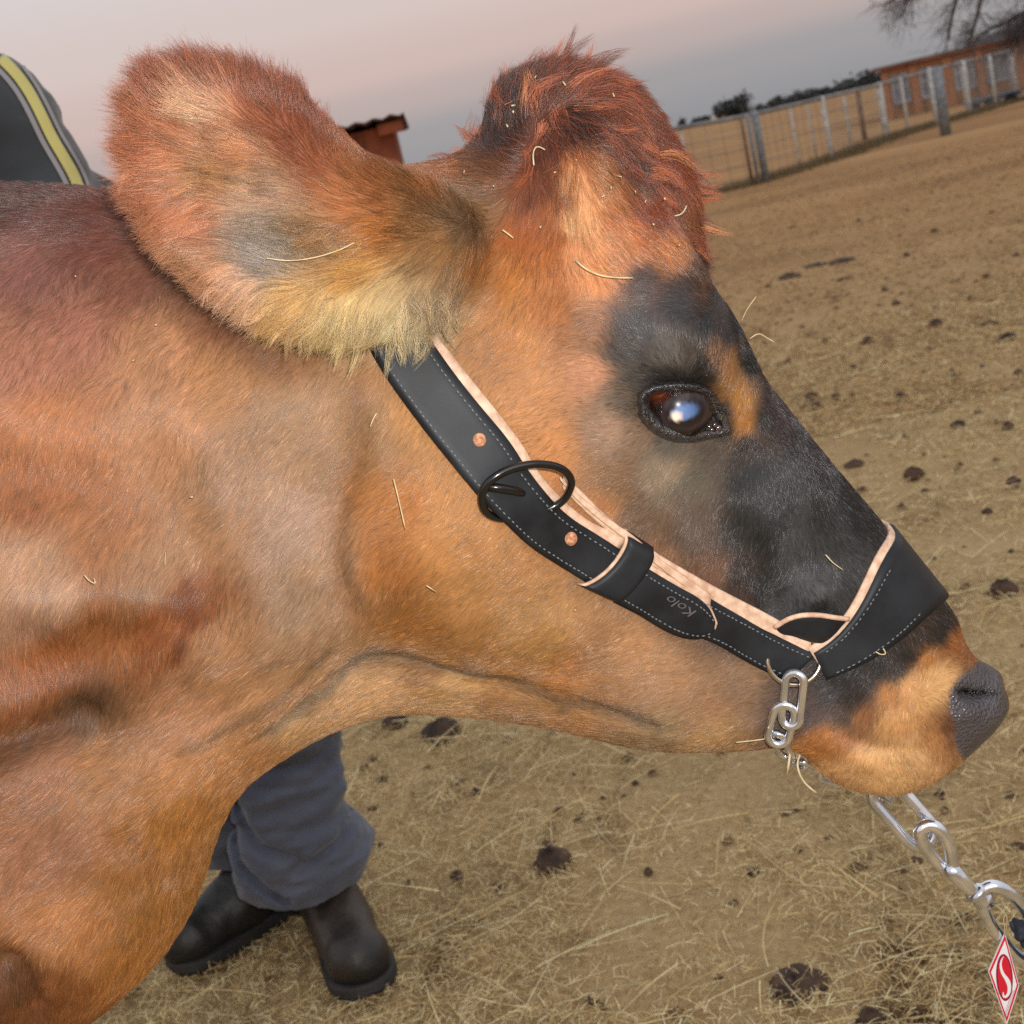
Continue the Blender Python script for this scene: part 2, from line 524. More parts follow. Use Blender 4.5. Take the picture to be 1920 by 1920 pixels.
def ebump(px, py, rx, ry, ang, amp):
    cx, cz = xz(px, py, .84)
    a = math.radians(ang); s = .84 / F_PX
    ux = np.array(xz(px + 10, py, .84)) - np.array([cx, cz]); ux /= np.linalg.norm(ux); uz = np.array([-ux[1], ux[0]])
    p = (X2 - cx) * ux[0] + (Z2 - cz) * ux[1]; w = (X2 - cx) * uz[0] + (Z2 - cz) * uz[1]
    u = (p * math.cos(a) + w * math.sin(a)) / (rx * s); v = (-p * math.sin(a) + w * math.cos(a)) / (ry * s)
    return amp * np.exp(-(u * u + v * v))
yE = yE + ebump(520, 450, 130, 34, -6, .014) + ebump(420, 345, 190, 60, -20, .008) - ebump(500, 395, 150, 22, -8, .006) - ebump(520, 545, 220, 45, -20, .008)
yE = yE - ebump(430, 190, 190, 45, -20, .006) + ebump(400, 240, 120, 16, -12, .004) + ebump(475, 335, 30, 40, 0, .006) - ebump(400, 350, 14, 50, 8, .004)
TE = 0.011 + 0.012 * np.clip(1 - tE * 2.2, 0, 1)
qe = np.clip(DE / 0.022, None, 1.0)
FAR_EAR = [(1075, 175), (1120, 148), (1170, 150), (1215, 190), (1252, 245), (1288, 305), (1306, 360), (1312, 430), (1318, 500), (1290, 520), (1230, 450), (1150, 330), (1090, 250)]
far_poly = chaikin([xz(a, b, 1.035) for a, b in FAR_EAR], 1)
DF = polydist(X2, Z2, far_poly)
qf = np.clip(DF / 0.035, None, 1.0)

def box_sd(d, T, q):
    return np.where(q > 0, T * np.sqrt(np.clip(2 * q - q * q, 0, None)), d * 1.0)

Yg = ys[None, :, None]
F = (FX[:, None, :] - np.abs(Yg - YC)).astype(np.float32)
# where the outline rounds in, the squared form keeps the surface smooth
A2 = (HH ** 2)[:, None, :] - (Yg - YC) ** 2
Fs = np.where((D2 > 0)[:, None, :], A2 / (HH[:, None, :] + np.abs(Yg - YC) + 0.01), (H2 ** 2 * np.where(D2 > 0, 0, 2 * np.clip(D2 / R2, -2, 0)))[:, None, :] / (H2[:, None, :] + .01) - (Yg - YC) ** 2 / .1)
F = Fs.astype(np.float32)
def ear_field(D, q, T, ym):
    num = (T ** 2 * (2 * q - q * q))[:, None, :] - (Yg - ym[:, None, :]) ** 2
    return (num / (T[:, None, :] + np.abs(Yg - ym[:, None, :]))).astype(np.float32)
FE = ear_field(DE, qe, TE, yE)
FF = ear_field(DF, qf, np.full(DF.shape, .026), np.full(DF.shape, 1.035) + 0 * DF)
def smax(a, b, k):
    h = np.clip(0.5 + 0.5 * (a - b) / k, 0, 1)
    return b * (1 - h) + a * h + k * h * (1 - h)
kk = (0.0015 + 0.036 * np.clip(1 - np.clip(tE, 0, 1) * 3.2, 0, 1))[:, None, :].astype(np.float32)
ear_more = FE > F
F = smax(F, FE, kk)
F = smax(F, FF, np.float32(.02))
# legs
def leg_field(pts):
    out = None
    Xl, Zl = X2[:, None, :], Z2[:, None, :]
    for (a, ra), (b, rb) in zip(pts[:-1], pts[1:]):
        a = np.array(a, float); b = np.array(b, float); d = b - a
        t = np.clip(((Xl - a[0]) * d[0] + (Yg - a[1]) * d[1] + (Zl - a[2]) * d[2]) / (d @ d), 0, 1)
        r = np.sqrt((Xl - a[0] - t * d[0]) ** 2 + (Yg - a[1] - t * d[1]) ** 2 + (Zl - a[2] - t * d[2]) ** 2)
        f = (ra + (rb - ra) * t - r).astype(np.float32)
        out = f if out is None else np.maximum(out, f)
    return out
for s in (-1, 1):
    yl = YC + s * 0.13
    F = smax(F, leg_field([((-.55, yl, .72), .09), ((-.54, yl, .42), .05), ((-.54, yl, .36), .045), ((-.54, yl, .12), .032), ((-.52, yl, .07), .042), ((-.50, yl, .02), .055)]), np.float32(.06))
    F = smax(F, leg_field([((-1.72, yl, .85), .14), ((-1.66, yl, .62), .10), ((-1.84, yl, .46), .055), ((-1.80, yl, .14), .036), ((-1.78, yl, .07), .044), ((-1.76, yl, .02), .055)]), np.float32(.06))
F[:, :, 0] = -1
F[0] = F[-1] = -1; F[:, 0] = F[:, -1] = -1
CV, CF = surface_nets(F, xs, ys, zs)
EM = ear_more
ii = np.clip(np.searchsorted(xs, CV[:, 0]), 0, len(xs) - 1); jj = np.clip(np.searchsorted(ys, CV[:, 1]), 0, len(ys) - 1); kz = np.clip(np.searchsorted(zs, CV[:, 2]), 0, len(zs) - 1)
is_ear = EM[ii, jj, kz] & (DE[ii, kz] > -0.004)
is_far = (DF[ii, kz] > -0.004) & (CV[:, 1] > 0.985) & (CV[:, 2] > 1.0)
ear_w = np.clip(tE[ii, kz] / .22 , 0, 1) * is_ear
del F, FE, FF, Fs, A2
# ------------------------------------------------------------------ sampled coat colours, with ear shadow, crease shade and nose sheen painted in
CC = """30 380 115 70 60|100 420 130 76 66|60 500 150 95 85|200 450 142 82 68|250 520 150 92 70|150 600 170 110 90|40 650 172 113 90|300 650 185 130 95|100 800 185 120 80
50 900 165 100 60|150 920 168 104 62|300 800 187 132 96|450 700 178 125 84|420 580 158 102 70|520 660 165 115 75|560 800 172 132 102|450 900 167 127 100|550 1000 167 132 112
400 1000 168 120 85|200 1000 167 108 68|60 1050 178 132 102|300 1080 172 127 97|100 1130 180 140 115|50 1170 170 125 100|200 1180 162 97 52|100 1240 162 92 46|300 1170 165 92 46|355 1130 150 85 45
50 1300 165 100 62|170 1330 130 90 60|20 1400 150 95 55|400 1200 176 126 90|550 1150 166 131 106|620 1050 172 132 102|500 1300 176 126 86|350 1350 186 131 96|600 1200 167 127 96
200 1450 182 127 86|50 1450 176 121 90|400 1450 186 126 76|100 1600 172 116 85|250 1600 176 116 66|330 1550 182 121 62|300 1700 182 121 62|150 1750 190 126 76|230 1800 186 121 61
80 1850 162 96 50|20 1850 140 88 54|700 1285 196 151 106|850 1305 191 146 96|1000 1335 176 131 90|560 1370 191 146 100|480 1420 190 130 80
750 700 172 122 82|700 800 165 120 80|820 780 187 132 80|900 820 187 132 82|750 950 182 116 60|720 1050 177 111 56|850 1000 192 132 76|900 1100 187 132 80|780 1180 172 112 56
900 1220 176 121 66|1000 1200 182 132 80|1050 1280 190 127 72|1150 1250 186 136 96|1250 1300 176 131 96|1350 1330 167 121 86|1400 1280 152 116 90|1250 1365 165 130 92|1350 1375 175 132 85|800 1245 175 125 82|900 1255 172 122 76|700 1230 172 128 90|1000 1280 178 125 76|1100 1310 180 125 76
900 640 172 118 74|950 600 186 121 66|1000 720 191 131 86|1050 850 196 131 80|1100 700 187 131 100|1150 800 162 126 105|1150 900 152 112 80|1250 880 150 126 105|1300 900 112 101 90
1200 980 132 101 80|1300 1000 112 90 80|1350 1080 126 86 66|1400 1150 85 60 50|1250 1040 150 105 75|1120 960 180 120 75
900 480 172 105 48|980 430 182 97 42|900 400 148 106 72|850 390 142 108 80|790 600 178 158 122|830 560 168 140 104|760 620 190 170 130|850 500 158 116 76|830 450 160 112 68|820 330 175 105 60|950 520 191 116 52|1050 580 182 112 62|1100 600 162 112 82|1000 350 135 66 36|1000 640 190 126 72
1000 180 108 56 40|960 230 82 48 36|1050 140 128 62 42|1120 170 158 76 42|1080 230 74 50 40|1030 280 126 60 44|1010 230 125 62 38|1150 230 150 74 38|1180 280 110 66 50|1240 300 165 76 42|1220 400 162 72 34|1100 150 150 70 40
1070 300 190 120 76|1090 380 218 160 112|1075 335 208 145 98|1085 425 222 166 118|1100 485 215 150 106|1132 505 206 136 90|1165 500 205 135 92|1048 380 158 86 44|1058 445 165 90 44|1112 380 206 142 96|1142 405 196 116 62|1172 440 206 132 82|1020 420 172 90 40|1120 440 213 150 106|1150 480 207 138 92|1200 430 196 108 50|1250 470 205 126 68|1310 520 112 74 56|1335 545 70 55 50|1060 370 170 100 55|1040 470 178 98 45
1200 530 102 86 86|1270 560 82 78 83|1200 600 86 81 86|1320 600 58 56 62|1170 650 92 85 85|1250 650 108 100 98|1290 650 90 78 72|1345 660 130 86 52|1365 700 165 108 56|1385 745 190 130 66|1392 790 180 118 60|1380 620 46 46 54|1405 680 42 42 48|1430 780 56 55 60
1200 700 85 78 75|1180 760 105 88 76|1190 820 140 110 90|1260 840 110 98 90|1330 850 105 90 80|1400 840 66 56 56|1350 800 45 38 36|1270 770 20 16 14|1310 700 50 44 40|1240 705 60 54 50
1450 760 70 46 50|1500 850 58 48 50|1480 900 74 74 80|1462 940 68 68 74|1420 900 56 55 56|1550 900 58 43 45|1610 980 48 43 45|1400 1000 60 56 56|1490 1000 80 80 84|1440 1000 46 44 44|1550 1050 68 68 71|1450 1100 50 46 46|1530 1105 98 98 104|1500 1130 84 84 89|1545 1150 60 58 58|1600 1080 76 75 78|1625 1130 76 75 76|1585 1020 70 69 72|1550 960 52 46 47|1400 1080 70 55 50
1750 1180 66 57 50|1650 1220 62 50 42|1600 1260 52 47 48|1640 1245 50 44 42|1590 1340 90 72 66|1570 1270 60 55 58|1780 1150 58 52 50|1560 1300 82 78 83|1600 1310 66 58 52|1520 1330 106 86 82|1740 1205 150 95 50|1790 1190 185 108 50|1830 1230 172 108 60|1700 1280 214 158 106|1750 1290 219 168 114
1690 1350 200 146 94|1620 1350 160 104 64|1550 1385 182 116 64|1720 1420 216 170 122|1600 1450 224 172 120|1650 1470 226 178 126|1750 1390 190 130 80|1775 1370 125 78 50|1520 1420 205 140 80|1500 1340 90 76 76|1660 1300 190 126 70|1700 1212 58 48 42|1730 1192 58 48 42|1675 1240 62 50 44|1620 1285 60 50 50|1760 1170 52 45 42|1740 1228 190 120 58|1850 1245 110 90 80|1480 1300 120 95 85"""
EC = """300 160 175 102 76|400 140 170 96 70|500 175 168 95 68|560 230 165 90 64|270 250 195 122 88|350 250 185 115 76|450 300 188 124 84|380 230 212 168 138|300 350 195 126 92|480 345 176 136 108|420 340 184 130 88
470 450 168 148 136|540 465 150 130 112|600 445 165 122 80|510 490 165 150 145|650 350 180 110 66|720 420 188 114 52|700 340 162 95 52|380 420 195 122 86|400 500 200 142 106|480 540 213 165 135|560 560 205 161 106|640 600 200 172 124|750 590 196 166 122
800 530 188 148 98|800 600 165 155 126|680 500 195 141 76|780 400 148 100 56|830 450 143 104 64|620 300 165 92 60|250 190 190 118 86"""
def parse(s, fn):
    P, C = [], []
    for t in s.replace('\n', '|').split('|'):
        v = [float(u) for u in t.split()]
        P.append(fn(v[0], v[1])); C.append(srgb(*v[2:]))
    return P, C
cp, cc = parse(CC, near_xz)
cp += [(-.7, 1.2), (-1.2, 1.2), (-1.8, 1.1), (-.7, .9), (-1.2, .9), (-1.7, .9), (-.9, .6), (-1.5, .6), (-.54, .3), (-1.8, .3)]
cc += [srgb(*c) for c in [(125, 75, 60), (120, 70, 55), (120, 75, 55), (170, 110, 72), (165, 105, 70), (160, 105, 70), (180, 130, 85), (180, 130, 90), (110, 75, 55), (110, 75, 55)]]
ep, ec = parse(EC, lambda a, b: xz(a, b, .84))

def ear_weight(P, ear):
    t = ((P[:, 0] - ex0) * ax[0] + (P[:, 2] - ez0) * ax[1]) / EL
    return np.clip((t - .02) / .16, 0, 1) * ear

def coat(P, ear):
    """coat colour, with its painted shade and sheen, at world points P (n,3); ear says which of them lie on the ear"""
    W = P[:, [0, 2]]
    w1 = np.stack([hash_noise(W, 30, 1, 3), hash_noise(W, 30, 2, 3)], -1) * .010
    Wd = W + w1
    c1 = scatter_interp(Wd[:, 0], Wd[:, 1], cp, cc, eps=.006, power=2.2)
    c2 = scatter_interp(Wd[:, 0], Wd[:, 1], ep, ec, eps=.006, power=2.2)
    for L, w, col, k in SHADE_LINES:
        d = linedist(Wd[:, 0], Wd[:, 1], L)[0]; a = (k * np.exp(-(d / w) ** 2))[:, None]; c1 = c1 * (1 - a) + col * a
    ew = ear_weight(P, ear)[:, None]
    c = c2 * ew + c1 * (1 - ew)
    lum = c @ np.array([.2126, .7152, .0722])
    c = lum[:, None] * (np.maximum(c, 1e-4) / np.maximum(lum, 1e-4)[:, None]) ** SAT
    lum2 = np.maximum(c @ np.array([.2126, .7152, .0722]), 1e-4)[:, None]
    c = c * np.clip(lum2 / .20, .05, 2) ** .33 * np.array([.985, 1.0, .915])
    n = hash_noise(W, 18, 5, 3)[:, None] * .14 + hash_noise(W * [1, .5], 60, 6, 3)[:, None] * .16 + hash_noise(W, 6, 8, 2)[:, None] * .08
    c = c * (1 + n)
    return np.clip(c * ALB, 0.004, .9)
ALB, SAT = 0.76, 0.96
# shade in creases and under the ear, painted into the coat: (line, width px, colour, weight)
SHADE_LINES = [([(1230, 1362), (1110, 1325), (1000, 1290), (860, 1264), (760, 1234), (690, 1234), (630, 1268), (560, 1325), (500, 1372)], 17, (100, 84, 66), .58),
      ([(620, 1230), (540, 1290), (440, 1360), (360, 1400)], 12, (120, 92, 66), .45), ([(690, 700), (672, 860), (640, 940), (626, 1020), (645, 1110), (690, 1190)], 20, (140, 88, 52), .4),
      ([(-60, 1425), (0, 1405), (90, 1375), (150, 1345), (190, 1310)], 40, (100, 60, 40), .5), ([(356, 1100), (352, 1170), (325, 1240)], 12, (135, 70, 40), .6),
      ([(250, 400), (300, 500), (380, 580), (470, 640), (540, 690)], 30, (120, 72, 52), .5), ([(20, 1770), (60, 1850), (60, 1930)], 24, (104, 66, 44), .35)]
SHADE_LINES = [(chaikin([near_xz(*p) for p in L], 2, closed=False), w * .88 / F_PX, srgb(*c), k) for L, w, c, k in SHADE_LINES]

skin = material('cow_skin', (.3, .2, .1), .75)
n_, l_, b_ = nodes(skin)
va = n_.new('ShaderNodeAttribute'); va.attribute_name = 'coat'; l_.new(va.outputs['Color'], b_.inputs['Base Color'])
vb = n_.new('ShaderNodeAttribute'); vb.attribute_name = 'bare'
mr = n_.new('ShaderNodeMapRange'); mr.inputs['To Min'].default_value = .8; mr.inputs['To Max'].default_value = .24
l_.new(vb.outputs['Fac'], mr.inputs['Value']); l_.new(mr.outputs[0], b_.inputs['Roughness'])
tcn = n_.new('ShaderNodeTexCoord'); vor = n_.new('ShaderNodeTexVoronoi'); vor.inputs['Scale'].default_value = 420
l_.new(tcn.outputs['Object'], vor.inputs['Vector'])
bmp = n_.new('ShaderNodeBump'); bmp.inputs['Distance'].default_value = .0016; l_.new(vor.outputs['Distance'], bmp.inputs['Height'])
l_.new(vb.outputs['Fac'], bmp.inputs['Strength']); l_.new(bmp.outputs[0], b_.inputs['Normal'])

cow_root = empty('cow', (-1.0, YC, 0.0))
tag(cow_root, 'reddish brown cow with a dark nose and furry ears wearing a black leather halter', 'cow')
body = fast_mesh('body', CV, CF, skin, cow_root)
bme = body.data
nv = len(CV)
vn = np.empty(nv * 3, np.float32); bme.vertices.foreach_get('normal', vn); vn = vn.reshape(-1, 3).astype(float)
# the hairless nose pad
NOSE = [(1798, 1262), (1830, 1250), (1872, 1246), (1900, 1305), (1882, 1358), (1846, 1398), (1808, 1428), (1790, 1400), (1794, 1360), (1778, 1335), (1776, 1300)]
nose_poly = chaikin([near_xz(*p) for p in NOSE[:1]] + [xz(a, b, .955) for a, b in NOSE[1:7]] + [near_xz(*p) for p in NOSE[7:]], 2)
def nose_bare(P):
    return np.clip(polydist(P[:, 0], P[:, 2], nose_poly) / .004 + .5, 0, 1)
EYE_PX = (1278, 770)
eye_c = np.array([*near_xz(*EYE_PX)])
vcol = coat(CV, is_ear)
bare = nose_bare(CV)
nb = hash_noise(CV, 60, 4, 3)[:, None]
vcol = vcol * (1 - bare[:, None]) + np.clip(srgb(78, 74, 78) * (1 + .4 * nb), 0, 1) * bare[:, None]
_ns = chaikin([near_xz(*p) for p in [(1795, 1295), (1815, 1303), (1840, 1305), (1862, 1297)]], 2, closed=False)
_nd = np.exp(-(linedist(CV[:, 0], CV[:, 2], _ns)[0] / .0022) ** 2)[:, None] * bare[:, None]
vcol = vcol * (1 - _nd) + srgb(22, 18, 20) * _nd
for nm, arr in (('coat', np.hstack([vcol, np.ones((nv, 1))])),):
    at_ = bme.attributes.new(nm, 'FLOAT_COLOR', 'POINT'); at_.data.foreach_set('color', arr.astype(np.float32).ravel())
at_ = bme.attributes.new('bare', 'FLOAT', 'POINT'); at_.data.foreach_set('value', bare.astype(np.float32))

# ------------------------------------------------------------------ hair
# lie of the coat: at each place the direction a hair points (photograph px), its length and lift
HD = """30 380 -50 20 12 .3|200 420 -40 30 12 .3|60 550 -15 50 12 .22|200 600 -20 50 12 .22|300 750 -30 50 11 .2|100 800 -30 50 11 .2|450 800 -35 45 11 .2|550 950 -35 45 11 .2|300 1000 -30 50 11 .2
60 1000 -25 50 12 .2|200 1200 -8 50 13 .2|330 1180 -15 50 13 .2|60 1250 5 50 13 .2|170 1320 0 50 10 .3|100 1420 -50 20 12 .25|250 1400 -45 25 12 .25|400 1300 -40 35 12 .22|550 1250 -45 30 11 .2
200 1550 -48 20 12 .25|100 1700 -45 22 12 .25|300 1650 -30 45 13 .3|250 1800 -28 48 13 .3|350 1550 -25 50 13 .3|450 1440 -45 30 12 .3|30 1850 -10 50 12 .3|600 1340 -50 15 11 .3
800 1300 -50 6 10 .3|1000 1330 -50 -8 10 .3|1200 1375 -50 -10 10 .3|700 1100 -25 45 10 .22|800 950 -42 30 9 .2|900 1100 -45 30 8 .2|1050 1200 -45 28 8 .2|1200 1250 -48 22 8 .2|1350 1300 -48 18 8 .2|1430 1250 -48 14 8 .2
700 750 -30 42 10 .25|800 700 -35 40 10 .25|900 680 -30 42 9 .25|1000 700 -40 32 8 .22|1100 750 -45 12 7 .2|1150 850 -45 20 7 .22|1050 900 -45 30 8 .22|1250 930 -30 40 8 .25|1350 1050 -18 46 9 .25|1250 1030 -20 46 10 .3
850 600 -40 40 14 .3|900 480 -35 42 14 .3|980 520 -20 46 13 .28|1000 400 -10 40 16 .3|900 400 -46 10 16 .4|820 330 -40 -16 18 .5|940 300 -30 -25 20 .5|950 210 -6 -45 26 .6|1000 160 10 -48 20 .5|1050 130 24 -44 24 .45|1100 150 42 -26 24 .45
1150 200 40 25 30 .4|1080 250 25 42 26 .45|1180 300 25 40 26 .4|1040 300 10 46 22 .4|1100 400 6 48 15 .25|1140 470 25 40 13 .25|1230 420 38 32 16 .3|1280 470 20 42 16 .4
1200 540 42 -12 10 .25|1280 560 38 -8 9 .25|1170 640 -35 -30 9 .25|1250 640 -5 -40 8 .25|1340 620 30 -30 8 .25|1100 620 -40 20 9 .25|1200 700 -42 -18 7 .25|1350 680 10 -42 7 .3|1390 740 12 -42 7 .3|1400 650 30 30 8 .3
1160 780 -48 5 7 .22|1300 860 -40 25 7 .22|1400 850 -20 40 7 .22|1450 800 20 40 7 .25|1500 880 5 45 8 .22|1430 950 -6 48 8 .22|1500 1050 -8 48 9 .22|1560 1000 15 45 8 .22|1620 1000 30 36 8 .25|1520 1130 -20 -38 8 .3|1600 1120 10 38 8 .3
1400 1150 -12 46 9 .25|1700 1200 20 38 9 .3|1780 1160 30 30 9 .3|1600 1280 -32 38 9 .28|1520 1310 -42 26 9 .28|1800 1220 36 -4 7 .3|1740 1260 14 -30 6 .3|1680 1300 -18 36 7 .3|1760 1320 24 20 6 .3
1620 1380 -26 40 8 .3|1550 1400 -28 40 9 .35|1600 1450 -10 46 9 .4|1700 1440 14 44 8 .4|1760 1400 22 38 7 .3|1500 1380 -35 35 9 .4|1700 1370 6 40 7 .3"""
EH = """300 150 -28 -40 32 .5|400 120 -14 -46 34 .5|480 140 -5 -46 32 .5|560 190 8 -44 28 .5|250 190 -42 -26 32 .5|240 280 -48 -6 32 .5|250 360 -46 18 30 .5|300 440 -36 34 26 .4|400 250 -42 -20 24 .35|350 330 -46 6 24 .35
500 250 -34 -30 22 .35|600 280 -24 -38 20 .35|480 330 -46 -10 20 .35|640 330 -44 -18 18 .3|720 380 -46 -14 16 .3|780 420 -48 -8 15 .3|600 420 -48 -4 18 .3|500 420 -48 6 18 .35|520 480 -50 4 24 .3|640 480 -48 14 20 .3
400 480 -42 28 24 .35|480 560 -36 34 26 .4|560 600 -34 38 28 .4|650 620 -26 42 28 .4|730 620 -16 46 38 .4|800 600 -8 48 40 .4|860 575 -4 48 34 .4|760 520 -36 34 20 .3|840 500 -30 36 16 .3|700 320 -40 -26 18 .4|640 260 -10 -40 22 .5"""
def parse_dir(s, fn):
    P, D = [], []
    for t in s.replace('\n', '|').split('|'):
        v = [float(u) for u in t.split()]
        a = np.array(fn(v[0], v[1]))
        y = .86
        b0 = np.array(xz(v[0], v[1], y)); b1 = np.array(xz(v[0] + v[2] * .2, v[1] + v[3] * .2, y))
        d = (b1 - b0) / np.linalg.norm(b1 - b0)
        P.append(tuple(a)); D.append([d[0], d[1], v[4] / 1000, v[5]])
    return P, D
hp, hd = parse_dir(HD, near_xz)
hp += [(-.7, 1.1), (-1.3, 1.0), (-1.8, 1.0), (-.54, .3), (-1.8, .3)]
hd += [[-.6, -.8, .012, .2], [-.6, -.8, .012, .2], [-.5, -.8, .012, .2], [0, -1, .010, .2], [0, -1, .010, .2]]
eh, ed = parse_dir(EH, lambda a, b: xz(a, b, .84))

hair_mat = bpy.data.materials.new('cow_hair'); hair_mat.use_nodes = True
hn, hl = hair_mat.node_tree.nodes, hair_mat.node_tree.links
hb = hn['Principled BSDF']
ha = hn.new('ShaderNodeAttribute'); ha.attribute_name = 'hue'
hl.new(ha.outputs['Color'], hb.inputs['Base Color'])
hb.inputs['Roughness'].default_value = .33
hb.inputs['Specular IOR Level'].default_value = .75
HAIR_K = 5
CROWN = near_xz(1070, 150)

TRI = np.vstack([CF[:, [0, 1, 2]], CF[:, [0, 2, 3]]])
ta = CV[TRI[:, 1]] - CV[TRI[:, 0]]; tb = CV[TRI[:, 2]] - CV[TRI[:, 0]]
tn = np.cross(ta, tb); tar = np.linalg.norm(tn, axis=1) * .5
tcen = CV[TRI].mean(1)
near_side = (tcen[:, 0] > -.50) & ((tcen[:, 1] < YC + .03) | is_ear[TRI[:, 0]] | is_far[TRI[:, 0]])
in_frame = tcen[:, 0] > -.52
def grow(n, mask, name, seed, rscale=1.0, lscale=1.0, parent=body, clump=.3, cellk=1.0, liftk=1.0, spread=.13, tint=None):
    r = np.random.default_rng(seed)
    w = tar * mask
    # thicker growth on the ears and the crown of the head
    t = r.choice(len(TRI), n, p=w / w.sum())
    u, v = r.random(n), r.random(n); fl_ = u + v > 1; u[fl_], v[fl_] = 1 - u[fl_], 1 - v[fl_]
    T = TRI[t]
    P = CV[T[:, 0]] * (1 - u - v)[:, None] + CV[T[:, 1]] * u[:, None] + CV[T[:, 2]] * v[:, None]
    N = vn[T[:, 0]] * (1 - u - v)[:, None] + vn[T[:, 1]] * u[:, None] + vn[T[:, 2]] * v[:, None]
    N /= np.linalg.norm(N, axis=1)[:, None] + 1e-9
    ear = is_ear[T[:, 0]]
    far = is_far[T[:, 0]]
    keep = nose_bare(P) < .3
    de = (((P[:, 0] - eye_c[0]) / .0255) ** 2 + ((P[:, 2] - eye_c[1]) / .0165) ** 2)
    keep &= ~((de < 1) & (P[:, 1] < YC))
    P, N, ear, far = P[keep], N[keep], ear[keep], far[keep]
    n = len(P)
    W = P[:, [0, 2]]
    A = scatter_interp(W[:, 0], W[:, 1], hp, hd, eps=.008, power=2.0)
    B = scatter_interp(W[:, 0], W[:, 1], eh, ed, eps=.008, power=2.0)
    ew = ear_weight(P, ear)[:, None]; B = B * [1, 1, .68, 1]; A = A * (1 - ew) + B * ew
    ang = np.arctan2(A[:, 1], A[:, 0])
    ang += hash_noise(W, 45, 11, 3) * .55 + r.normal(0, spread, n)
    L = A[:, 2] * np.where(ear, 1.0, .70) * (0.7 + .45 * r.random(n)) * lscale
    L = np.where(far, .018 * (.6 + .6 * r.random(n)), L); lift_f = far
    crown = np.exp(-(((P[:, 0] - CROWN[0]) / .045) ** 2 + ((P[:, 2] - CROWN[1]) / .03) ** 2)) * ~ear
    ang += crown * r.normal(0, .35, n); L = L * (1 + crown * .25 * r.random(n))
    lift = np.clip(A[:, 3] * np.where(ear, 1, .85) * liftk * (0.55 + .9 * r.random(n)), 0, .9)
    d = np.stack([np.cos(ang), np.zeros(n), np.sin(ang)], 1)
    d -= N * (d * N).sum(1)[:, None]
    dl = np.linalg.norm(d, axis=1)[:, None]
    d = np.where(dl > .15, d / (dl + 1e-9), d)
    # tufts: neighbouring hairs lean to a common point
    cell = .0022 if clump else 1
    K = HAIR_K
    s = np.linspace(0, 1, K)[None, :, None]
    Lr = L[:, None, None]
    arc = lift[:, None, None] * (s - .45 * s * s)
    pts = P[:, None, :] + Lr * (d[:, None, :] * s * np.sqrt(np.clip(1 - lift ** 2, .3, 1))[:, None, None] + N[:, None, :] * arc)
    side = np.cross(d, N)
    curl = (r.normal(0, .10, n) + hash_noise(W, 90, 21, 2) * .25)[:, None, None]
    pts += side[:, None, :] * Lr * curl * s * s
    if clump:
        key = np.floor((W + hash_noise(W, 60, 31, 2)[:, None] * .003) / np.where(ear | far, .005, .0024)[:, None] / cellk ** -1)
        tipc = pts[:, -1, :]
        hsh = (key[:, 0].astype(np.int64) * 73856093) ^ (key[:, 1].astype(np.int64) * 19349663) ^ ((P[:, 1] * 120).astype(np.int64) * 83492791)
        uq, inv = np.unique(hsh, return_inverse=True)
        cen = np.zeros((len(uq), 3)); cn = np.bincount(inv)
        for q_ in range(3):
            cen[:, q_] = np.bincount(inv, tipc[:, q_]) / cn
        amt = (clump * (.4 + .6 * r.random(n)))[:, None, None]
        pts += (cen[inv][:, None, :] - tipc[:, None, :]) * amt * s ** 2.0
        cl_tone = r.normal(0, .15, len(uq))[inv]
    else:
        cl_tone = 0
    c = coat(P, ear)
    tone = np.exp(r.normal(0, .27, n) + cl_tone)[:, None]
    if tint is not None:
        m_ = r.random((n, 1)) * .8; c = c * (1 - m_) + srgb(*tint) * m_
    c = c * tone * (1 + r.normal(0, .05, (n, 3)))
    dk = (c @ np.array([.2126, .7152, .0722]) < .05) & (r.random(n) < .035); c[dk] = srgb(104, 106, 114) * r.uniform(.5, 1.2, (dk.sum(), 1))  # a few grey-blue strands paint flash sheen into the darkest hair
    pale = r.random(n) < .018
    c[pale] = c[pale] * .4 + np.array([.75, .6, .45]) * .6 * np.clip(c[pale].sum(1, keepdims=True) * 1.6, .2, 1)
    return hair_obj(name, P, pts, .00012 * rscale * np.where(ear, .85, 1.0), .00003, np.clip(c, .003, .95), hair_mat, parent)
# ------------------------------------------------------------------ eye
_noear = ~is_ear[CF].any(1)
bvh_all = BVHTree.FromPolygons(CV.tolist(), CF.tolist())
bvh = BVHTree.FromPolygons(CV.tolist(), CF[_noear].tolist())
def hit(px, py, off=0.0, tree=None):
    """surface point of the cow (without the ears) on the line of sight, lifted by off along the surface"""
    d = ray(px, py); d = d / np.linalg.norm(d)
    loc, nrm, idx, dist = (tree or bvh).ray_cast(Vector((0, 0, CAM_H)), Vector(d))
    if loc is None:
        return None, None
    n = np.array(nrm)
    if n @ d > 0: n = -n
    return np.array(loc) + n * off, n

ep_, en_ = hit(*EYE_PX)
vd = ray(*EYE_PX); vd /= np.linalg.norm(vd)
_ring = [(1280 + 100 * math.cos(t), 775 + 70 * math.sin(t)) for t in np.linspace(0, 6.28, 25)]
_A = np.array([[a, b, 1] for a, b in _ring]); _y = np.array([hit(a, b)[0][1] for a, b in _ring])
EPL = np.linalg.lstsq(_A, _y, rcond=None)[0]
def eye_y(px, py):
    return EPL @ np.array([px, py, 1]) - .003
ecx = np.array([*at_y(*EYE_PX, eye_y(*EYE_PX))])
def eframe(px, py, depth):
    """a point in the plane of the eye, depth metres towards the camera"""
    return at_y(px, py, eye_y(px, py) - depth)
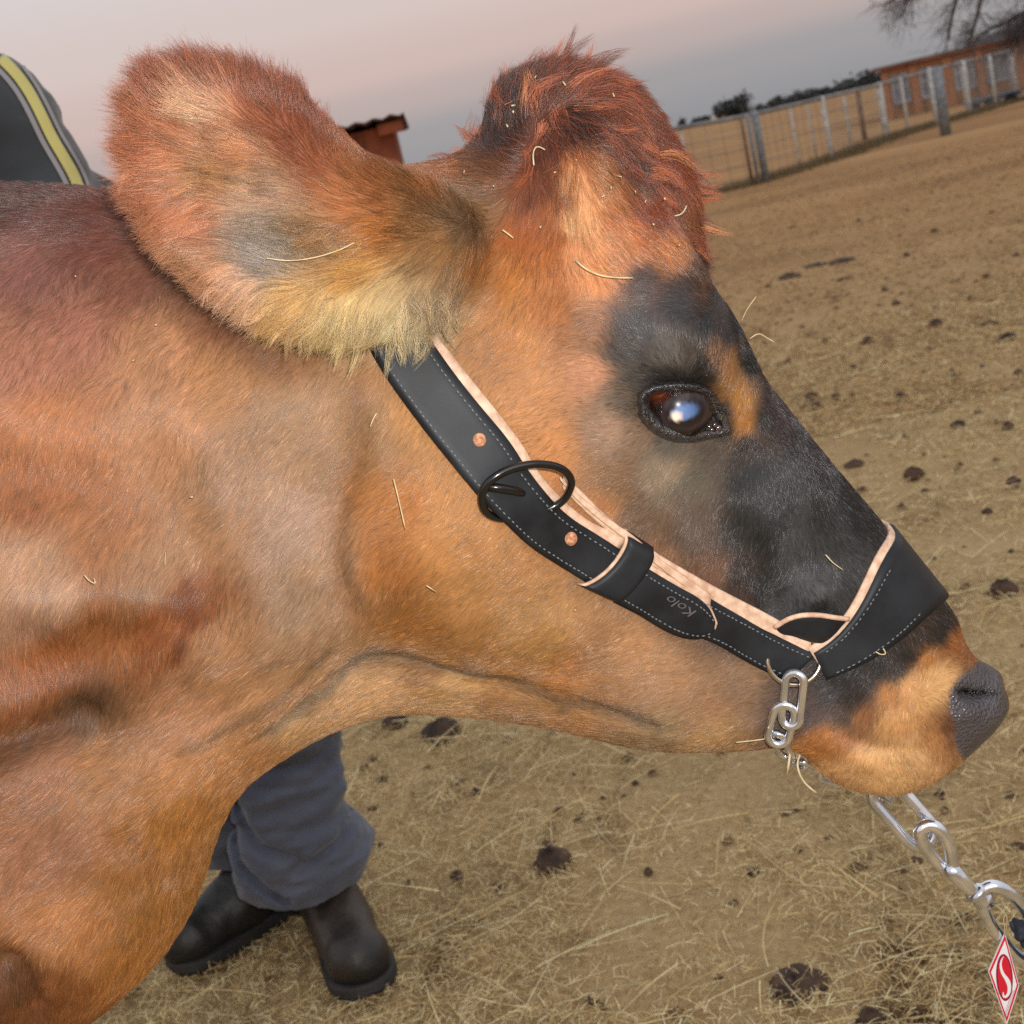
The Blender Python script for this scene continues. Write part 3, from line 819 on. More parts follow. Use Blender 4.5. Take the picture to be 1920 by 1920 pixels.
# eyeball: a sphere squeezed to the visible lens shape
def HHat(x, z):
    fx = np.clip(np.interp(x, xs, np.arange(len(xs))), 0, len(xs) - 1.001); fz = np.clip(np.interp(z, zs, np.arange(len(zs))), 0, len(zs) - 1.001)
    i, k = int(fx), int(fz); a, b = fx - i, fz - k
    return ((HH[i, k] * (1 - a) + HH[i + 1, k] * a) * (1 - b) + (HH[i, k + 1] * (1 - a) + HH[i + 1, k + 1] * a) * b)
def head_y(px, py):
    return YC - HHat(*near_xz(px, py))
ER = .0245
e_cen = at_y(1277, 767, eye_y(1277, 767)) + np.array([0, ER * .80 - .005, 0])
V, Fc = [], []
NU, NVv = 48, 32
for i in range(NVv + 1):
    th = math.pi * i / NVv
    for j in range(NU):
        ph = 2 * math.pi * j / NU
        V.append(e_cen + ER * np.array([math.sin(th) * math.cos(ph), -math.cos(th), math.sin(th) * math.sin(ph)]))
for i in range(NVv):
    for j in range(NU):
        Fc.append((i * NU + j, i * NU + (j + 1) % NU, (i + 1) * NU + (j + 1) % NU, (i + 1) * NU + j))
eye_m = material('eye_ball', (.02, .01, .006), .25, spec=.2, coat=.55)
eye_m.node_tree.nodes['Principled BSDF'].inputs['Coat Roughness'].default_value = .02
eye_o = mesh_obj('eye', V, Fc, eye_m, body)
ev = np.array(V)
eca = eye_o.data.attributes.new('tone', 'FLOAT_COLOR', 'POINT')
u_, v_ = project(ev)
EU, EV_ = 1285, 772
a_ = math.radians(16)
du, dv = u_ - EU, v_ - EV_
pu = du * math.cos(a_) - dv * math.sin(a_); pv = du * math.sin(a_) + dv * math.cos(a_)
iris = np.sqrt((pu / 46) ** 2 + (pv / 36) ** 2)
lens_r = np.sqrt((pu / 31) ** 2 + (pv / 17) ** 2)
base = np.tile(srgb(26, 13, 9), (len(ev), 1))
rust = .8 * np.exp(-(((u_ - 1232) / 17) ** 2 + ((v_ - 742) / 11) ** 2))[:, None] * (.7 + .3 * np.sin(u_ * .9))[:, None]
base = base * (1 - rust) + srgb(128, 62, 32) * rust
k = np.clip((iris - .85) / .2, 0, 1)[:, None]; base = base * k + srgb(30, 24, 26) * (1 - k)
rim_ = np.exp(-((iris - .92) / .07) ** 2)[:, None] * .5; base = base * (1 - rim_) + srgb(70, 58, 60) * rim_
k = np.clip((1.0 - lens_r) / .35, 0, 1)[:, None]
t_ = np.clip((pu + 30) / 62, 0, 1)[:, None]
blue = srgb(120, 150, 205) * (1 - t_) + srgb(52, 74, 112) * t_  # blue eyeshine painted into the pupil colour
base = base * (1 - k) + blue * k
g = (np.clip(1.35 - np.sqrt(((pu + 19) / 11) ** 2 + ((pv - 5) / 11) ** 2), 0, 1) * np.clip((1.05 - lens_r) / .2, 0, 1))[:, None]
hot = srgb(255, 250, 225) * (1 - t_ * 1.6).clip(0, 1) + srgb(255, 170, 120) * (t_ * 1.6).clip(0, 1)  # warm flash glint painted over the eyeshine
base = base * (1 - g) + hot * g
eca.data.foreach_set('color', np.hstack([np.clip(base, 0, 1), np.ones((len(ev), 1))]).astype(np.float32).ravel())
n_, l_, b_ = nodes(eye_m)
va = n_.new('ShaderNodeAttribute'); va.attribute_name = 'tone'; l_.new(va.outputs['Color'], b_.inputs['Base Color'])

lid_m = material('eyelid_skin', srgb(34, 31, 33), .22, spec=.9, coat=.4)
noisy(lid_m, srgb(22, 20, 22), srgb(70, 68, 72), scale=300, bump=1.0, bscale=520, bdist=.0022)
LID = [(1207, 757), (1211, 741), (1226, 731), (1250, 726), (1285, 725), (1312, 731), (1330, 744), (1341, 766), (1352, 790), (1362, 808), (1344, 810), (1324, 812), (1294, 815), (1264, 812), (1238, 801), (1218, 782)]
LIDD = [.001, .004, .007, .009, .009, .007, .004, .001, -.001, -.002, .0, .002, .005, .006, .005, .003]
L3 = chaikin([(a, b, c) for (a, b), c in zip(LID, LIDD)], 3)
cen2 = L3[:, :2].mean(0)
rings = []
for (px, py, dd) in L3:
    o = np.array([px, py]) - cen2; o /= np.linalg.norm(o)
    rings.append((px, py, dd, o))
V, Fc = [], []
prof = [(-15, -.010), (-6, .0000), (0, .0022), (6, .0022), (11, .0002), (16, -.003), (21, -.009)]     # across the lid: px outward, depth
for (px, py, dd, o) in rings:
    lower = .95 if o[1] > 0 else .55 + .15 * abs(o[0])
    for (ro, dz) in prof:
        qx, qy = px + o[0] * ro * lower, py + o[1] * ro * lower
        V.append(eframe(qx, qy, dd + dz))
npf = len(prof); m = len(rings)
for i in range(m):
    j = (i + 1) % m
    for k in range(npf - 1):
        Fc.append((i * npf + k, j * npf + k, j * npf + k + 1, i * npf + k + 1))
lid = mesh_obj('eyelid', V, Fc, lid_m, body)
# lashes along the upper lid
r = np.random.default_rng(3)
lp = []
for t in range(150):
    i = r.integers(0, m)
    px, py, dd, o = rings[i]
    if o[1] > .1: continue
    a = eframe(px + o[0] * 2, py + o[1] * 2, dd + .002)
    Ls = r.uniform(.008, .014)
    dirn = np.array([o[0] * .35 + r.normal(0, .15) + .25, -.75, -o[1] * .15 - .35 + r.normal(0, .12)]); dirn /= np.linalg.norm(dirn)
    s = np.linspace(0, 1, 5)[:, None]
    lp.append(a + dirn * Ls * s + np.array([0, 0, .003]) * s ** 2)
lp = np.array(lp)
hair_obj('eyelash', None, lp, .00018, .00004, np.tile(srgb(25, 18, 15), (len(lp), 1)), hair_mat, body)
# wet corner of the eye
wet_m = material('wet_eye_corner', srgb(60, 45, 45), .08, spec=1.0, coat=1.0)
parts = []
for (px, py, rr) in [(1340, 797, 5), (1347, 803, 7), (1335, 806, 4), (1353, 811, 4), (1322, 812, 3), (1330, 800, 3)]:
    c = eframe(px, py, .0015)
    bm_v, bm_f = [], []
    for i in range(7):
        th = math.pi * i / 6
        for j in range(10):
            ph = 2 * math.pi * j / 10
            bm_v.append(c + rr * .00034 * np.array([math.sin(th) * math.cos(ph), -.5 * math.cos(th), math.sin(th) * math.sin(ph)]))
    for i in range(6):
        for j in range(10):
            bm_f.append((i * 10 + j, i * 10 + (j + 1) % 10, (i + 1) * 10 + (j + 1) % 10, (i + 1) * 10 + j))
    parts.append((np.array(bm_v), bm_f))
mesh_obj('tear', *join(parts), wet_m, body)

# ------------------------------------------------------------------ halter
leather = material('black_leather', srgb(30, 32, 36), .42, spec=.32)
noisy(leather, srgb(22, 24, 28), srgb(38, 41, 46), scale=30, bump=.14, bscale=1100, rough=.52, bdist=.0006)
tan = material('raw_leather', srgb(225, 175, 150), .75)
noisy(tan, srgb(196, 156, 130), srgb(226, 196, 170), scale=160, bump=.4, bscale=900, rough=.75, bdist=.0006)
thread = material('thread', srgb(112, 118, 122), .6)
halter = empty('halter', tuple(hit(1100, 1050)[0]))
tag(halter, 'black leather cow halter with pale raw edges, white stitching and a dark ring buckle', 'halter')

def smooth1(a, n=3, keep=True):
    a = np.asarray(a, float)
    for _ in range(n):
        b = a.copy(); b[1:-1] = (a[:-2] + 2 * a[1:-1] + a[2:]) / 4; a = b
    return a

def strip_pts(lower, upper, off, nl=60, nw=5, slope=0.0, smooth=10):
    """grid of 3-d points on the cow between two traced edges, lifted by off; slope lifts the upper edge"""
    A = resample(chaikin(lower, 2, closed=False), nl); B = resample(chaikin(upper, 2, closed=False), nl)
    mid = (A + B) / 2
    dep = np.array([head_y(*p) for p in mid])
    ok = ~np.isnan(dep); dep = np.interp(np.arange(nl), np.nonzero(ok)[0], dep[ok])
    dep = smooth1(dep, smooth)
    dA = np.array([head_y(*p) for p in A]); dB = np.array([head_y(*p) for p in B])
    dA = np.where(np.isnan(dA), dep, dA); dB = np.where(np.isnan(dB), dep, dB)
    til = smooth1(np.clip(dB - dA, -.03, .03), smooth)
    G = np.zeros((nl, nw, 3))
    for j in range(nw):
        w = j / (nw - 1)
        for i in range(nl):
            p = A[i] * (1 - w) + B[i] * w
            y = dep[i] + til[i] * (w - .5) - (off[i] if np.ndim(off) else off) - slope * (w - .5)
            G[i, j] = at_y(p[0], p[1], y)
    return G

def slab(G, th, taper=False):
    """closed slab: G is the outer face, th the thickness away from the camera"""
    nl, nw, _ = G.shape
    B = G.copy(); B[..., 1] += th
    # slightly domed edges
    Gd = G.copy(); Gd[:, 0, 1] += th * .35; Gd[:, -1, 1] += th * .35
    V = np.vstack([Gd.reshape(-1, 3), B.reshape(-1, 3)]); o = nl * nw
    Fc = []
    for i in range(nl - 1):
        for j in range(nw - 1):
            a, b, c, d = i * nw + j, (i + 1) * nw + j, (i + 1) * nw + j + 1, i * nw + j + 1
            Fc.append((a, d, c, b)); Fc.append((a + o, b + o, c + o, d + o))
        a, b = i * nw, (i + 1) * nw; Fc.append((a, b, b + o, a + o))
        a, b = i * nw + nw - 1, (i + 1) * nw + nw - 1; Fc.append((a, a + o, b + o, b))
    for j in range(nw - 1):
        Fc.append((j, j + o, j + 1 + o, j + 1))
        a = (nl - 1) * nw + j; Fc.append((a, a + 1, a + 1 + o, a + o))
    return V, Fc

def stitches(line_px, y_of, length=7.0, gap=4.5, w=1.6, lift=.0012):
    """short thread dashes along a line of 3-d points"""
    P = np.asarray(line_px)
    s = np.r_[0, np.cumsum(np.linalg.norm(np.diff(P, axis=0), axis=1))]
    u = .88 / F_PX
    out = []; t = .002
    r = np.random.default_rng(len(P))
    while t + length * u < s[-1]:
        a = np.array([np.interp(t, s, P[:, k]) for k in range(3)]); b = np.array([np.interp(t + length * u * r.uniform(.7, 1.1), s, P[:, k]) for k in range(3)])
        a[1] -= lift; b[1] -= lift
        m_ = (a + b) / 2; m_[1] -= .0003
        out.append(tube(np.array([a, m_, b]), [w * u * .6, w * u, w * u * .6], seg=6))
        t += (length * r.uniform(.8, 1.15) + gap * r.uniform(.6, 1.6)) * u
    return join(out)

# cheek strap, in three runs
runs = {}
def strap(name, lower, upper, off, th=.0028, parent=halter, mat=leather, lab=None, nl=60, slope=0, smooth=10, st=True, edge=.10):
    G = strip_pts(lower, upper, off, nl=nl, nw=9, slope=slope, smooth=smooth)
    o = mesh_obj(name, *slab(G, th), mat, parent)
    if lab: o['label'] = lab
    if st:
        a = G[:, 1] * .9 + G[:, 2] * .1; b = G[:, -2] * .9 + G[:, -3] * .1
        for ln in (a, b):
            mesh_obj('stitching', *stitches(ln, None), thread, o)
    runs[name] = G
    return o, G

# pale lining first, a little wider to the upper side
strap('lining', [(650, 570), (700, 650), (790, 786), (862, 872), (925, 950), (985, 1018), (1060, 1066), (1100, 1090)], [(772, 556), (826, 640), (884, 712), (940, 782), (978, 830), (1010, 890), (1062, 946), (1120, 990), (1182, 1006)],
      .0045, th=.0045, mat=tan, st=False)
s1, G1 = strap('cheek_strap', [(636, 560), (686, 642), (718, 700), (784, 792), (855, 880), (905, 940), (948, 982), (992, 1025), (1050, 1062), (1100, 1092), (1150, 1125)],
               [(752, 548), (802, 630), (852, 702), (905, 768), (955, 826), (988, 880), (1030, 934), (1068, 972), (1124, 1006), (1170, 1036), (1215, 1062)], .0075, nl=90)
# the folded-back layer that comes up from the nose, behind the first
strap('lining', [(1056, 918), (1096, 960), (1150, 1006), (1200, 1040), (1230, 1075), (1330, 1140), (1400, 1180), (1470, 1215), (1515, 1228)],
      [(1056, 893), (1092, 922), (1130, 962), (1182, 1003), (1238, 1043), (1332, 1097), (1388, 1126), (1462, 1164), (1522, 1204)], .0035, th=.004, mat=tan, st=False, nl=70)
strap('lining', [(1050, 900), (1080, 938), (1140, 988), (1185, 1020), (1230, 1060), (1290, 1105), (1330, 1150)], [(1049, 893), (1086, 930), (1150, 980), (1190, 1005), (1240, 1052), (1300, 1092), (1334, 1116)], .0065, th=.002, mat=tan, st=False)
nose_strap, G2 = strap('cheek_strap', [(1150, 1130), (1250, 1180), (1335, 1202), (1400, 1242), (1440, 1262), (1478, 1278)], [(1230, 1070), (1290, 1096), (1340, 1128), (1400, 1162), (1462, 1196), (1530, 1228)], .0048, nl=50)
tip, G3 = strap('strap_tip', [(1140, 1120), (1190, 1148), (1247, 1184), (1285, 1199), (1318, 1200), (1338, 1186)], [(1205, 1060), (1240, 1082), (1274, 1102), (1312, 1122), (1332, 1142), (1342, 1166)], .0082, th=.003, nl=40)
strap('lining', [(1200, 1075), (1270, 1118), (1316, 1146), (1341, 1182)], [(1222, 1060), (1290, 1101), (1328, 1124), (1346, 1168)], .0062, th=.003, mat=tan, st=False, nl=30)
# punched holes showing the pale leather
hole_m = material('hole_edge', srgb(190, 130, 95), .8); noisy(hole_m, srgb(140, 88, 60), srgb(214, 158, 120), scale=420)
for (px, py, G) in [(899, 825, G1), (1070, 1010, G1)]:
    d = np.array([px, py]); pr = np.stack(project(G.reshape(-1, 3)), 1)
    dd_ = ((pr - d) ** 2).sum(1); o4 = np.argsort(dd_)[:4]; y = (G.reshape(-1, 3)[o4, 1] / (dd_[o4] + 1)).sum() / (1 / (dd_[o4] + 1)).sum() - .0012
    vs = [at_y(px, py, y - .0002)]; nn = 20
    for i in range(nn):
        a = 2 * math.pi * i / nn
        vs.append(at_y(px + 10.5 * math.cos(a), py + 11.5 * math.sin(a), y - .0007))
    for i in range(nn):
        a = 2 * math.pi * i / nn
        vs.append(at_y(px + 12.5 * math.cos(a), py + 13.5 * math.sin(a), y + .0010))
    fs = [(0, 1 + i, 1 + (i + 1) % nn) for i in range(nn)] + [(1 + i, 1 + nn + i, 1 + nn + (i + 1) % nn, 1 + (i + 1) % nn) for i in range(nn)]
    mesh_obj('strap_hole', vs, fs, hole_m, s1)
    parts = []
# the stamped word near the tip
fc = bpy.data.curves.new('stamp', 'FONT'); fc.body = 'Kolo'; fc.size = 1.0; fc.shear = .35; fc.extrude = .01; fc.bevel_depth = 0
fo = bpy.data.objects.new('stamp_tmp', fc); COL.objects.link(fo)
bpy.context.view_layer.update()
dg = bpy.context.evaluated_depsgraph_get()
tm = fo.evaluated_get(dg).to_mesh(); tv = np.array([v.co[:] for v in tm.vertices]); tf = [tuple(p.vertices) for p in tm.polygons]
bpy.data.objects.remove(fo); bpy.data.curves.remove(fc)
tv[:, 0] -= tv[:, 0].min(); tw = tv[:, 0].max()
org = np.array([1306, 1146.]); dirp = np.array([-62, -38.]) ; dirp /= np.linalg.norm(dirp); perp = np.array([dirp[1], -dirp[0]])
if perp[1] < 0: perp = -perp
pr3 = np.stack(project(G3.reshape(-1, 3)), 1)
vv = []
for x, y, z in tv:
    p = org + dirp * (x / tw * 60) + perp * (y * 25)
    yy = G3.reshape(-1, 3)[np.argmin(((pr3 - p) ** 2).sum(1)), 1]
    vv.append(at_y(p[0], p[1], yy - (.0008 if z > 0 else .0)))
stamp_m = material('stamped_letters', srgb(95, 92, 96), .3, spec=.8)
mesh_obj('stamp', vv, tf, stamp_m, tip, smooth=False)
# keeper loop across the straps
kl, ku = [(1181, 1002), (1176, 1030), (1150, 1068), (1118, 1094), (1088, 1106)], [(1230, 1034), (1224, 1060), (1204, 1090), (1180, 1118), (1152, 1136)]
Gk = strip_pts(kl, ku, .0125, nl=24, nw=7, smooth=6)
for i in range(24):                                # ends fold down to the coat
    e = min(i, 23 - i) / 23
    Gk[i, :, 1] += .010 * math.exp(-(e / .05) ** 2)
keeper = mesh_obj('keeper_loop', *slab(Gk, .003), leather, halter)
Ge = np.stack([Gk[:, 0] * (1 - w) + (2 * Gk[:, 0] - Gk[:, 1]) * w for w in (0, .35, .7)], 1); Ge[..., 1] += .0005
mesh_obj('lining', *slab(Ge[:, ::-1], .004), tan, keeper)

# ring buckle
metal_dark = material('black_metal', srgb(26, 26, 28), .22, metal=.6, spec=.8, coat=.6)
def surf_y(px, py):
    h, _ = hit(px, py); return h[1]
ring_px = [(1068, 922, .008), (1073, 900, .013), (1058, 880, .016), (1030, 871, .017), (995, 870, .018), (958, 878, .018), (928, 893, .018), (908, 912, .016), (902, 936, .013), (908, 958, .010), (924, 970, .006), (950, 974, .003), (990, 968, .001), (1030, 955, .002), (1056, 940, .004)]
yb = surf_y(985, 920)
R3 = chaikin([at_y(a, b, yb + (surf_y(a, b) - yb) * .6 - c) for a, b, c in ring_px], 2)
mesh_obj('buckle_ring', *tube(R3, 8 * .86 / F_PX, seg=14, closed=True), metal_dark, halter)
tg = chaikin([at_y(a, b, yb - c) for a, b, c in [(908, 912, .016), (930, 914, .0185), (955, 918, .0165), (974, 922, .012), (980, 926, .006)]], 2, closed=False)
mesh_obj('buckle_tongue', *tube(tg, np.linspace(9, 7.5, len(tg)) * .86 / F_PX, seg=12), metal_dark, halter)

# nose band wrapped over the bridge of the nose
E1 = [(1524, 1222), (1545, 1212), (1575, 1188), (1603, 1145), (1630, 1090), (1650, 1035), (1664, 996)]
E2 = [(1548, 1268), (1590, 1256), (1640, 1232), (1684, 1198), (1722, 1160), (1752, 1132), (1772, 1112)]
def HHat(x, z):
    fx = np.clip(np.interp(x, xs, np.arange(len(xs))), 0, len(xs) - 1.001); fz = np.clip(np.interp(z, zs, np.arange(len(zs))), 0, len(zs) - 1.001)
    i, k = int(fx), int(fz); a, b = fx - i, fz - k
    return ((HH[i, k] * (1 - a) + HH[i + 1, k] * a) * (1 - b) + (HH[i, k + 1] * (1 - a) + HH[i + 1, k + 1] * a) * b)
def outline_pt(px, py):
    """point of the outline of the head nearest to a place on the middle plane"""
    p = np.array(xz(px, py)); P = np.vstack([poly_w, poly_w[:1]]); best = None
    for a, b in zip(P[:-1], P[1:]):
        d = b - a; t = np.clip((p - a) @ d / (d @ d), 0, 1); q = a + d * t; e = np.linalg.norm(p - q)
        if best is None or e < best[0]: best = (e, q)
    return best[1]
def band_edge(E, off, nl=30):
    W = np.array([near_xz(*p) for p in E[:-1]] + [outline_pt(*E[-1])])
    W = chaikin(W, 2, closed=False)
    # finer towards the ridge, where the surface turns away
    s_ = np.r_[0, np.cumsum(np.linalg.norm(np.diff(W, axis=0), axis=1))]
    t = s_[-1] * np.sin(np.linspace(0, math.pi / 2, nl))
    W = np.stack([np.interp(t, s_, W[:, k]) for k in (0, 1)], 1)
    P = np.array([[x, YC - HHat(x, z), z] for x, z in W]); P[-1, 1] = YC
    out = []
    for p in P:
        loc, nrm, _, _ = bvh.find_nearest(Vector(p)); out.append(np.array(loc) + np.array(nrm) * off)
    out = smooth1(out, 6); out[-1, 1] = YC
    return out
def noseband(E1, E2, off, nw=9):
    a, b = band_edge(E1, off), band_edge(E2, off)
    G = np.stack([a * (1 - w) + b * w for w in np.linspace(0, 1, nw)], 1)
    for i in range(len(G)):
        for j in range(1, nw - 1):
            loc, nrm, _, dist = bvh.find_nearest(Vector(G[i, j])); v = np.array(loc) + np.array(nrm) * off
            if i < len(G) - 1: G[i, j] = G[i, j] * .5 + v * .5
    for j in range(nw): G[:, j] = smooth1(G[:, j], 3)
    G[-1, :, 1] = YC
    M = G[::-1][1:].copy(); M[..., 1] = 2 * YC - M[..., 1]
    return np.concatenate([G, M], 0)
def shell(G, th):
    """thickens a curved sheet inwards, towards the middle plane of the head"""
    nl, nw, _ = G.shape
    t1 = np.gradient(G, axis=0); t2 = np.gradient(G, axis=1); n = np.cross(t1, t2); n /= np.linalg.norm(n, axis=2)[..., None] + 1e-9
    cen = np.array([G[..., 0].mean() - .03, YC, G[..., 2].mean() - .02])
    if ((G - cen) * n).sum(2).mean() < 0: n = -n
    Bk = G - n * th
    V = np.vstack([G.reshape(-1, 3), Bk.reshape(-1, 3)]); o = nl * nw; Fc = []
    for i in range(nl - 1):
        for j in range(nw - 1):
            a, b, c, d = i * nw + j, (i + 1) * nw + j, (i + 1) * nw + j + 1, i * nw + j + 1
            Fc.append((a, b, c, d)); Fc.append((a + o, d + o, c + o, b + o))
        a, b = i * nw, (i + 1) * nw; Fc.append((a, a + o, b + o, b))
        a, b = i * nw + nw - 1, (i + 1) * nw + nw - 1; Fc.append((a, b, b + o, a + o))
    for j in range(nw - 1):
        Fc.append((j, j + 1, j + 1 + o, j + o)); a = (nl - 1) * nw + j; Fc.append((a, a + o, a + 1 + o, a + 1))
    return V, Fc
GN = noseband(E1, E2, .0065)
nbnd = mesh_obj('noseband', *shell(GN, .003), leather, halter)
sl = GN[:22, 1]; mesh_obj('stitching', *stitches(GN[1:17, 1] , None), thread, nbnd)
mesh_obj('stitching', *stitches(GN[1:16, -2], None), thread, nbnd)
E1b = [(a - 11 * (1 if i < 5 else .6), b - 8) for i, (a, b) in enumerate(E1)]
GL = noseband([(a - 10, b - 9) for i, (a, b) in enumerate(E1)], [(a * .3 + c * .7, b * .3 + d * .7) for (a, b), (c, d) in zip(E1, E2)], .0042)
mesh_obj('lining', *shell(GL, .003), tan, nbnd)
# the loop of strap that folds round the ring at the corner
lp_px = [(1452, 1176, .004), (1476, 1160, .009), (1505, 1152, .013), (1540, 1153, .013), (1566, 1158, .010), (1590, 1160, .005)]
def surf3(px, py, off):
    h, n = hit(px, py); return at_y(px, py, h[1] - off)
la = chaikin([surf3(*p) for p in lp_px], 2, closed=False)
lb = chaikin([surf3(1470, 1196, .003), surf3(1492, 1196, .004), surf3(1518, 1204, .005), surf3(1538, 1208, .005), surf3(1556, 1204, .004), surf3(1574, 1186, .003)], 2, closed=False)
la, lb = resample(la, 20), resample(lb, 20)
Gl = np.stack([lb * (1 - w) + la * w for w in np.linspace(0, 1, 5)], 1)
mesh_obj('ring_loop', *slab(Gl, .002), leather, halter)
la2 = la.copy(); la2[:, 1] -= .0005
mesh_obj('lining', *tube(la2, 5.5 * .87 / F_PX, seg=8), tan, halter)
grow(420000, near_side, 'hair', 5)
_cr = np.exp(-(((tcen[:, 0] - CROWN[0] - .01) / .05) ** 2 + ((tcen[:, 2] - CROWN[1] + .01) / .04) ** 2)) + is_far[TRI[:, 0]] * .5
grow(5200, near_side * _cr * ~is_ear[TRI[:, 0]], 'forelock', 15, rscale=.9, lscale=1.3, clump=.9, cellk=3.2, liftk=1.35, spread=.32, tint=(176, 88, 48))
_eg = is_ear[TRI[:, 0]] & (DE[ii, kz][TRI[:, 0]] < .012)
grow(7000, near_side * _eg, 'ear_fringe', 16, rscale=.7, lscale=1.2, clump=.4, cellk=1.5)
grow(60000, ~near_side, 'hair', 8, rscale=2.6, lscale=1.3, clump=.3)

# ragged wisps on the poll, the far ear and the crest
r = np.random.default_rng(91)
WS = [(1000, 150, 6, -34, 24, 0), (1022, 138, 14, -34, 26, 0), (1046, 132, 24, -36, 34, 0), (1062, 132, 34, -34, 32, 0), (1085, 134, 44, -22, 30, 0), (1112, 142, 48, -14, 30, 0), (1146, 162, 50, -4, 26, 0), (1170, 185, 50, 4, 26, 2),
      (1200, 215, 48, 14, 24, 2), (1228, 250, 45, 20, 24, 2), (1256, 290, 44, 26, 24, 2), (1282, 318, 50, 22, 28, 2), (1290, 335, 50, 12, 30, 2), (1296, 362, 48, 4, 24, 2), (1300, 400, 42, 16, 24, 2), (1302, 432, 44, 10, 26, 2), (1306, 462, 36, 26, 20, 2), (1308, 490, 26, 36, 18, 2),
      (942, 205, -10, -40, 22, 0), (946, 180, -4, -40, 20, 0), (925, 235, -20, -34, 18, 0), (905, 265, -26, -20, 18, 0), (868, 298, -34, -18, 16, 0), (830, 312, -34, -14, 14, 0),
      (985, 200, 14, -40, 24, 1), (1030, 190, 26, -30, 26, 1), (1075, 175, 40, -20, 28, 1), (1110, 200, 44, 6, 28, 1), (1150, 230, 40, 24, 28, 1), (1190, 260, 36, 34, 26, 1), (1120, 260, 34, 34, 24, 1), (1170, 310, 34, 36, 24, 1), (1215, 330, 38, 30, 26, 1), (1240, 370, 36, 34, 22, 1), (1050, 235, 16, 40, 20, 1), (1015, 250, -6, 42, 20, 1), (985, 300, -14, 38, 20, 1), (1095, 290, 22, 40, 18, 1)]
EW = [(600, 625, -26, 40, 24), (640, 632, -20, 44, 26), (680, 634, -14, 46, 28), (720, 632, -8, 46, 30), (756, 625, -6, 46, 30), (790, 615, -2, 46, 30), (820, 600, 2, 46, 28), (842, 580, 6, 44, 26), (540, 612, -32, 36, 22), (480, 590, -36, 32, 20),
      (420, 555, -38, 28, 20), (700, 590, -20, 42, 26), (760, 570, -14, 44, 26), (650, 580, -26, 38, 24), (600, 560, -34, 30, 22), (810, 540, -8, 44, 24), (560, 470, -48, 10, 22), (610, 440, -48, 4, 24), (520, 440, -48, 4, 18), (660, 460, -48, 8, 24), (600, 480, -48, 12, 22), (470, 340, -46, -6, 20),
      (300, 150, -22, -40, 20), (350, 128, -14, -44, 20), (400, 124, -6, -44, 22), (440, 130, 0, -44, 22), (490, 145, 10, -40, 20), (530, 165, 14, -36, 18), (262, 170, -38, -30, 20), (244, 230, -46, -12, 20), (240, 300, -46, 4, 20), (252, 350, -44, 16, 20), (600, 225, 20, -30, 16), (350, 210, -40, -10, 22), (420, 260, -44, -6, 20)]
wt, wc = [], []
for px, py, dx, dy, L in EW:
    for rep in range(4):
        qx, qy = px + r.normal(0, 12), py + r.normal(0, 9)
        h, n = hit(qx, qy, 0, bvh_all)
        if h is None or h[1] > .90: continue
        e = at_y(qx + dx, qy + dy, h[1]) - h; e /= np.linalg.norm(e); e = e + n * .28 + r.normal(0, .13, 3); e /= np.linalg.norm(e)
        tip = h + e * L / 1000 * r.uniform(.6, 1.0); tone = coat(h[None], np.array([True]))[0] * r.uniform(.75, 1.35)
        side = np.cross(e, [0, 1, 0]) * r.normal(0, .004)
        for _ in range(26):
            a = h + r.normal(0, .0026, 3) - n * .002; b_ = tip + r.normal(0, .0012, 3) - e * r.uniform(0, .008); s = np.linspace(0, 1, 6)[:, None]
            wt.append(a + (b_ - a) * s + side * 4 * s * (1 - s)); wc.append(tone * np.exp(r.normal(0, .22)))
hair_obj('ear_tuft', None, np.array(wt), .00013, .00003, np.clip(np.array(wc), 0, 1), hair_mat, body)
wt, wc = [], []
for px, py, dx, dy, L, kind in WS:
    for rep in range(3):
        qx, qy = px + r.normal(0, 7), py + r.normal(0, 7)
        if kind == 1:
            h, n = hit(qx, qy)
            if h is None: continue
            root0, n0 = h, n
        else:
            root0 = at_y(qx, qy, (YC if kind == 0 else 1.035) + r.normal(0, .018)); n0 = np.array([0, -.5, .4])
        e = at_y(qx + dx, qy + dy, root0[1]) - root0; e /= np.linalg.norm(e)
        e = e + n0 * (.35 if kind == 1 else .1) + r.normal(0, .12, 3); e /= np.linalg.norm(e)
        tip = root0 + e * L / 1000 * r.uniform(.7, 1.1); tone = np.array(srgb(*[(140, 68, 38), (178, 96, 52), (108, 56, 36), (208, 136, 86)][r.choice(4, p=[.35, .35, .2, .1])]))
        side = np.cross(e, [0, 1, 0]) * r.normal(0, .004)
        for _ in range(34):
            a = root0 + r.normal(0, .0028, 3) - e * .006; b_ = tip + r.normal(0, .0011, 3) - e * r.uniform(0, .010)
            s = np.linspace(0, 1, 6)[:, None]
            wt.append(a + (b_ - a) * s + side * 4 * s * (1 - s) + (a - root0) * .5 * s * (1 - s)); wc.append(tone * np.exp(r.normal(0, .22)))
hair_obj('forelock', None, np.array(wt), .00014, .00003, np.clip(np.array(wc), 0, 1), hair_mat, body)

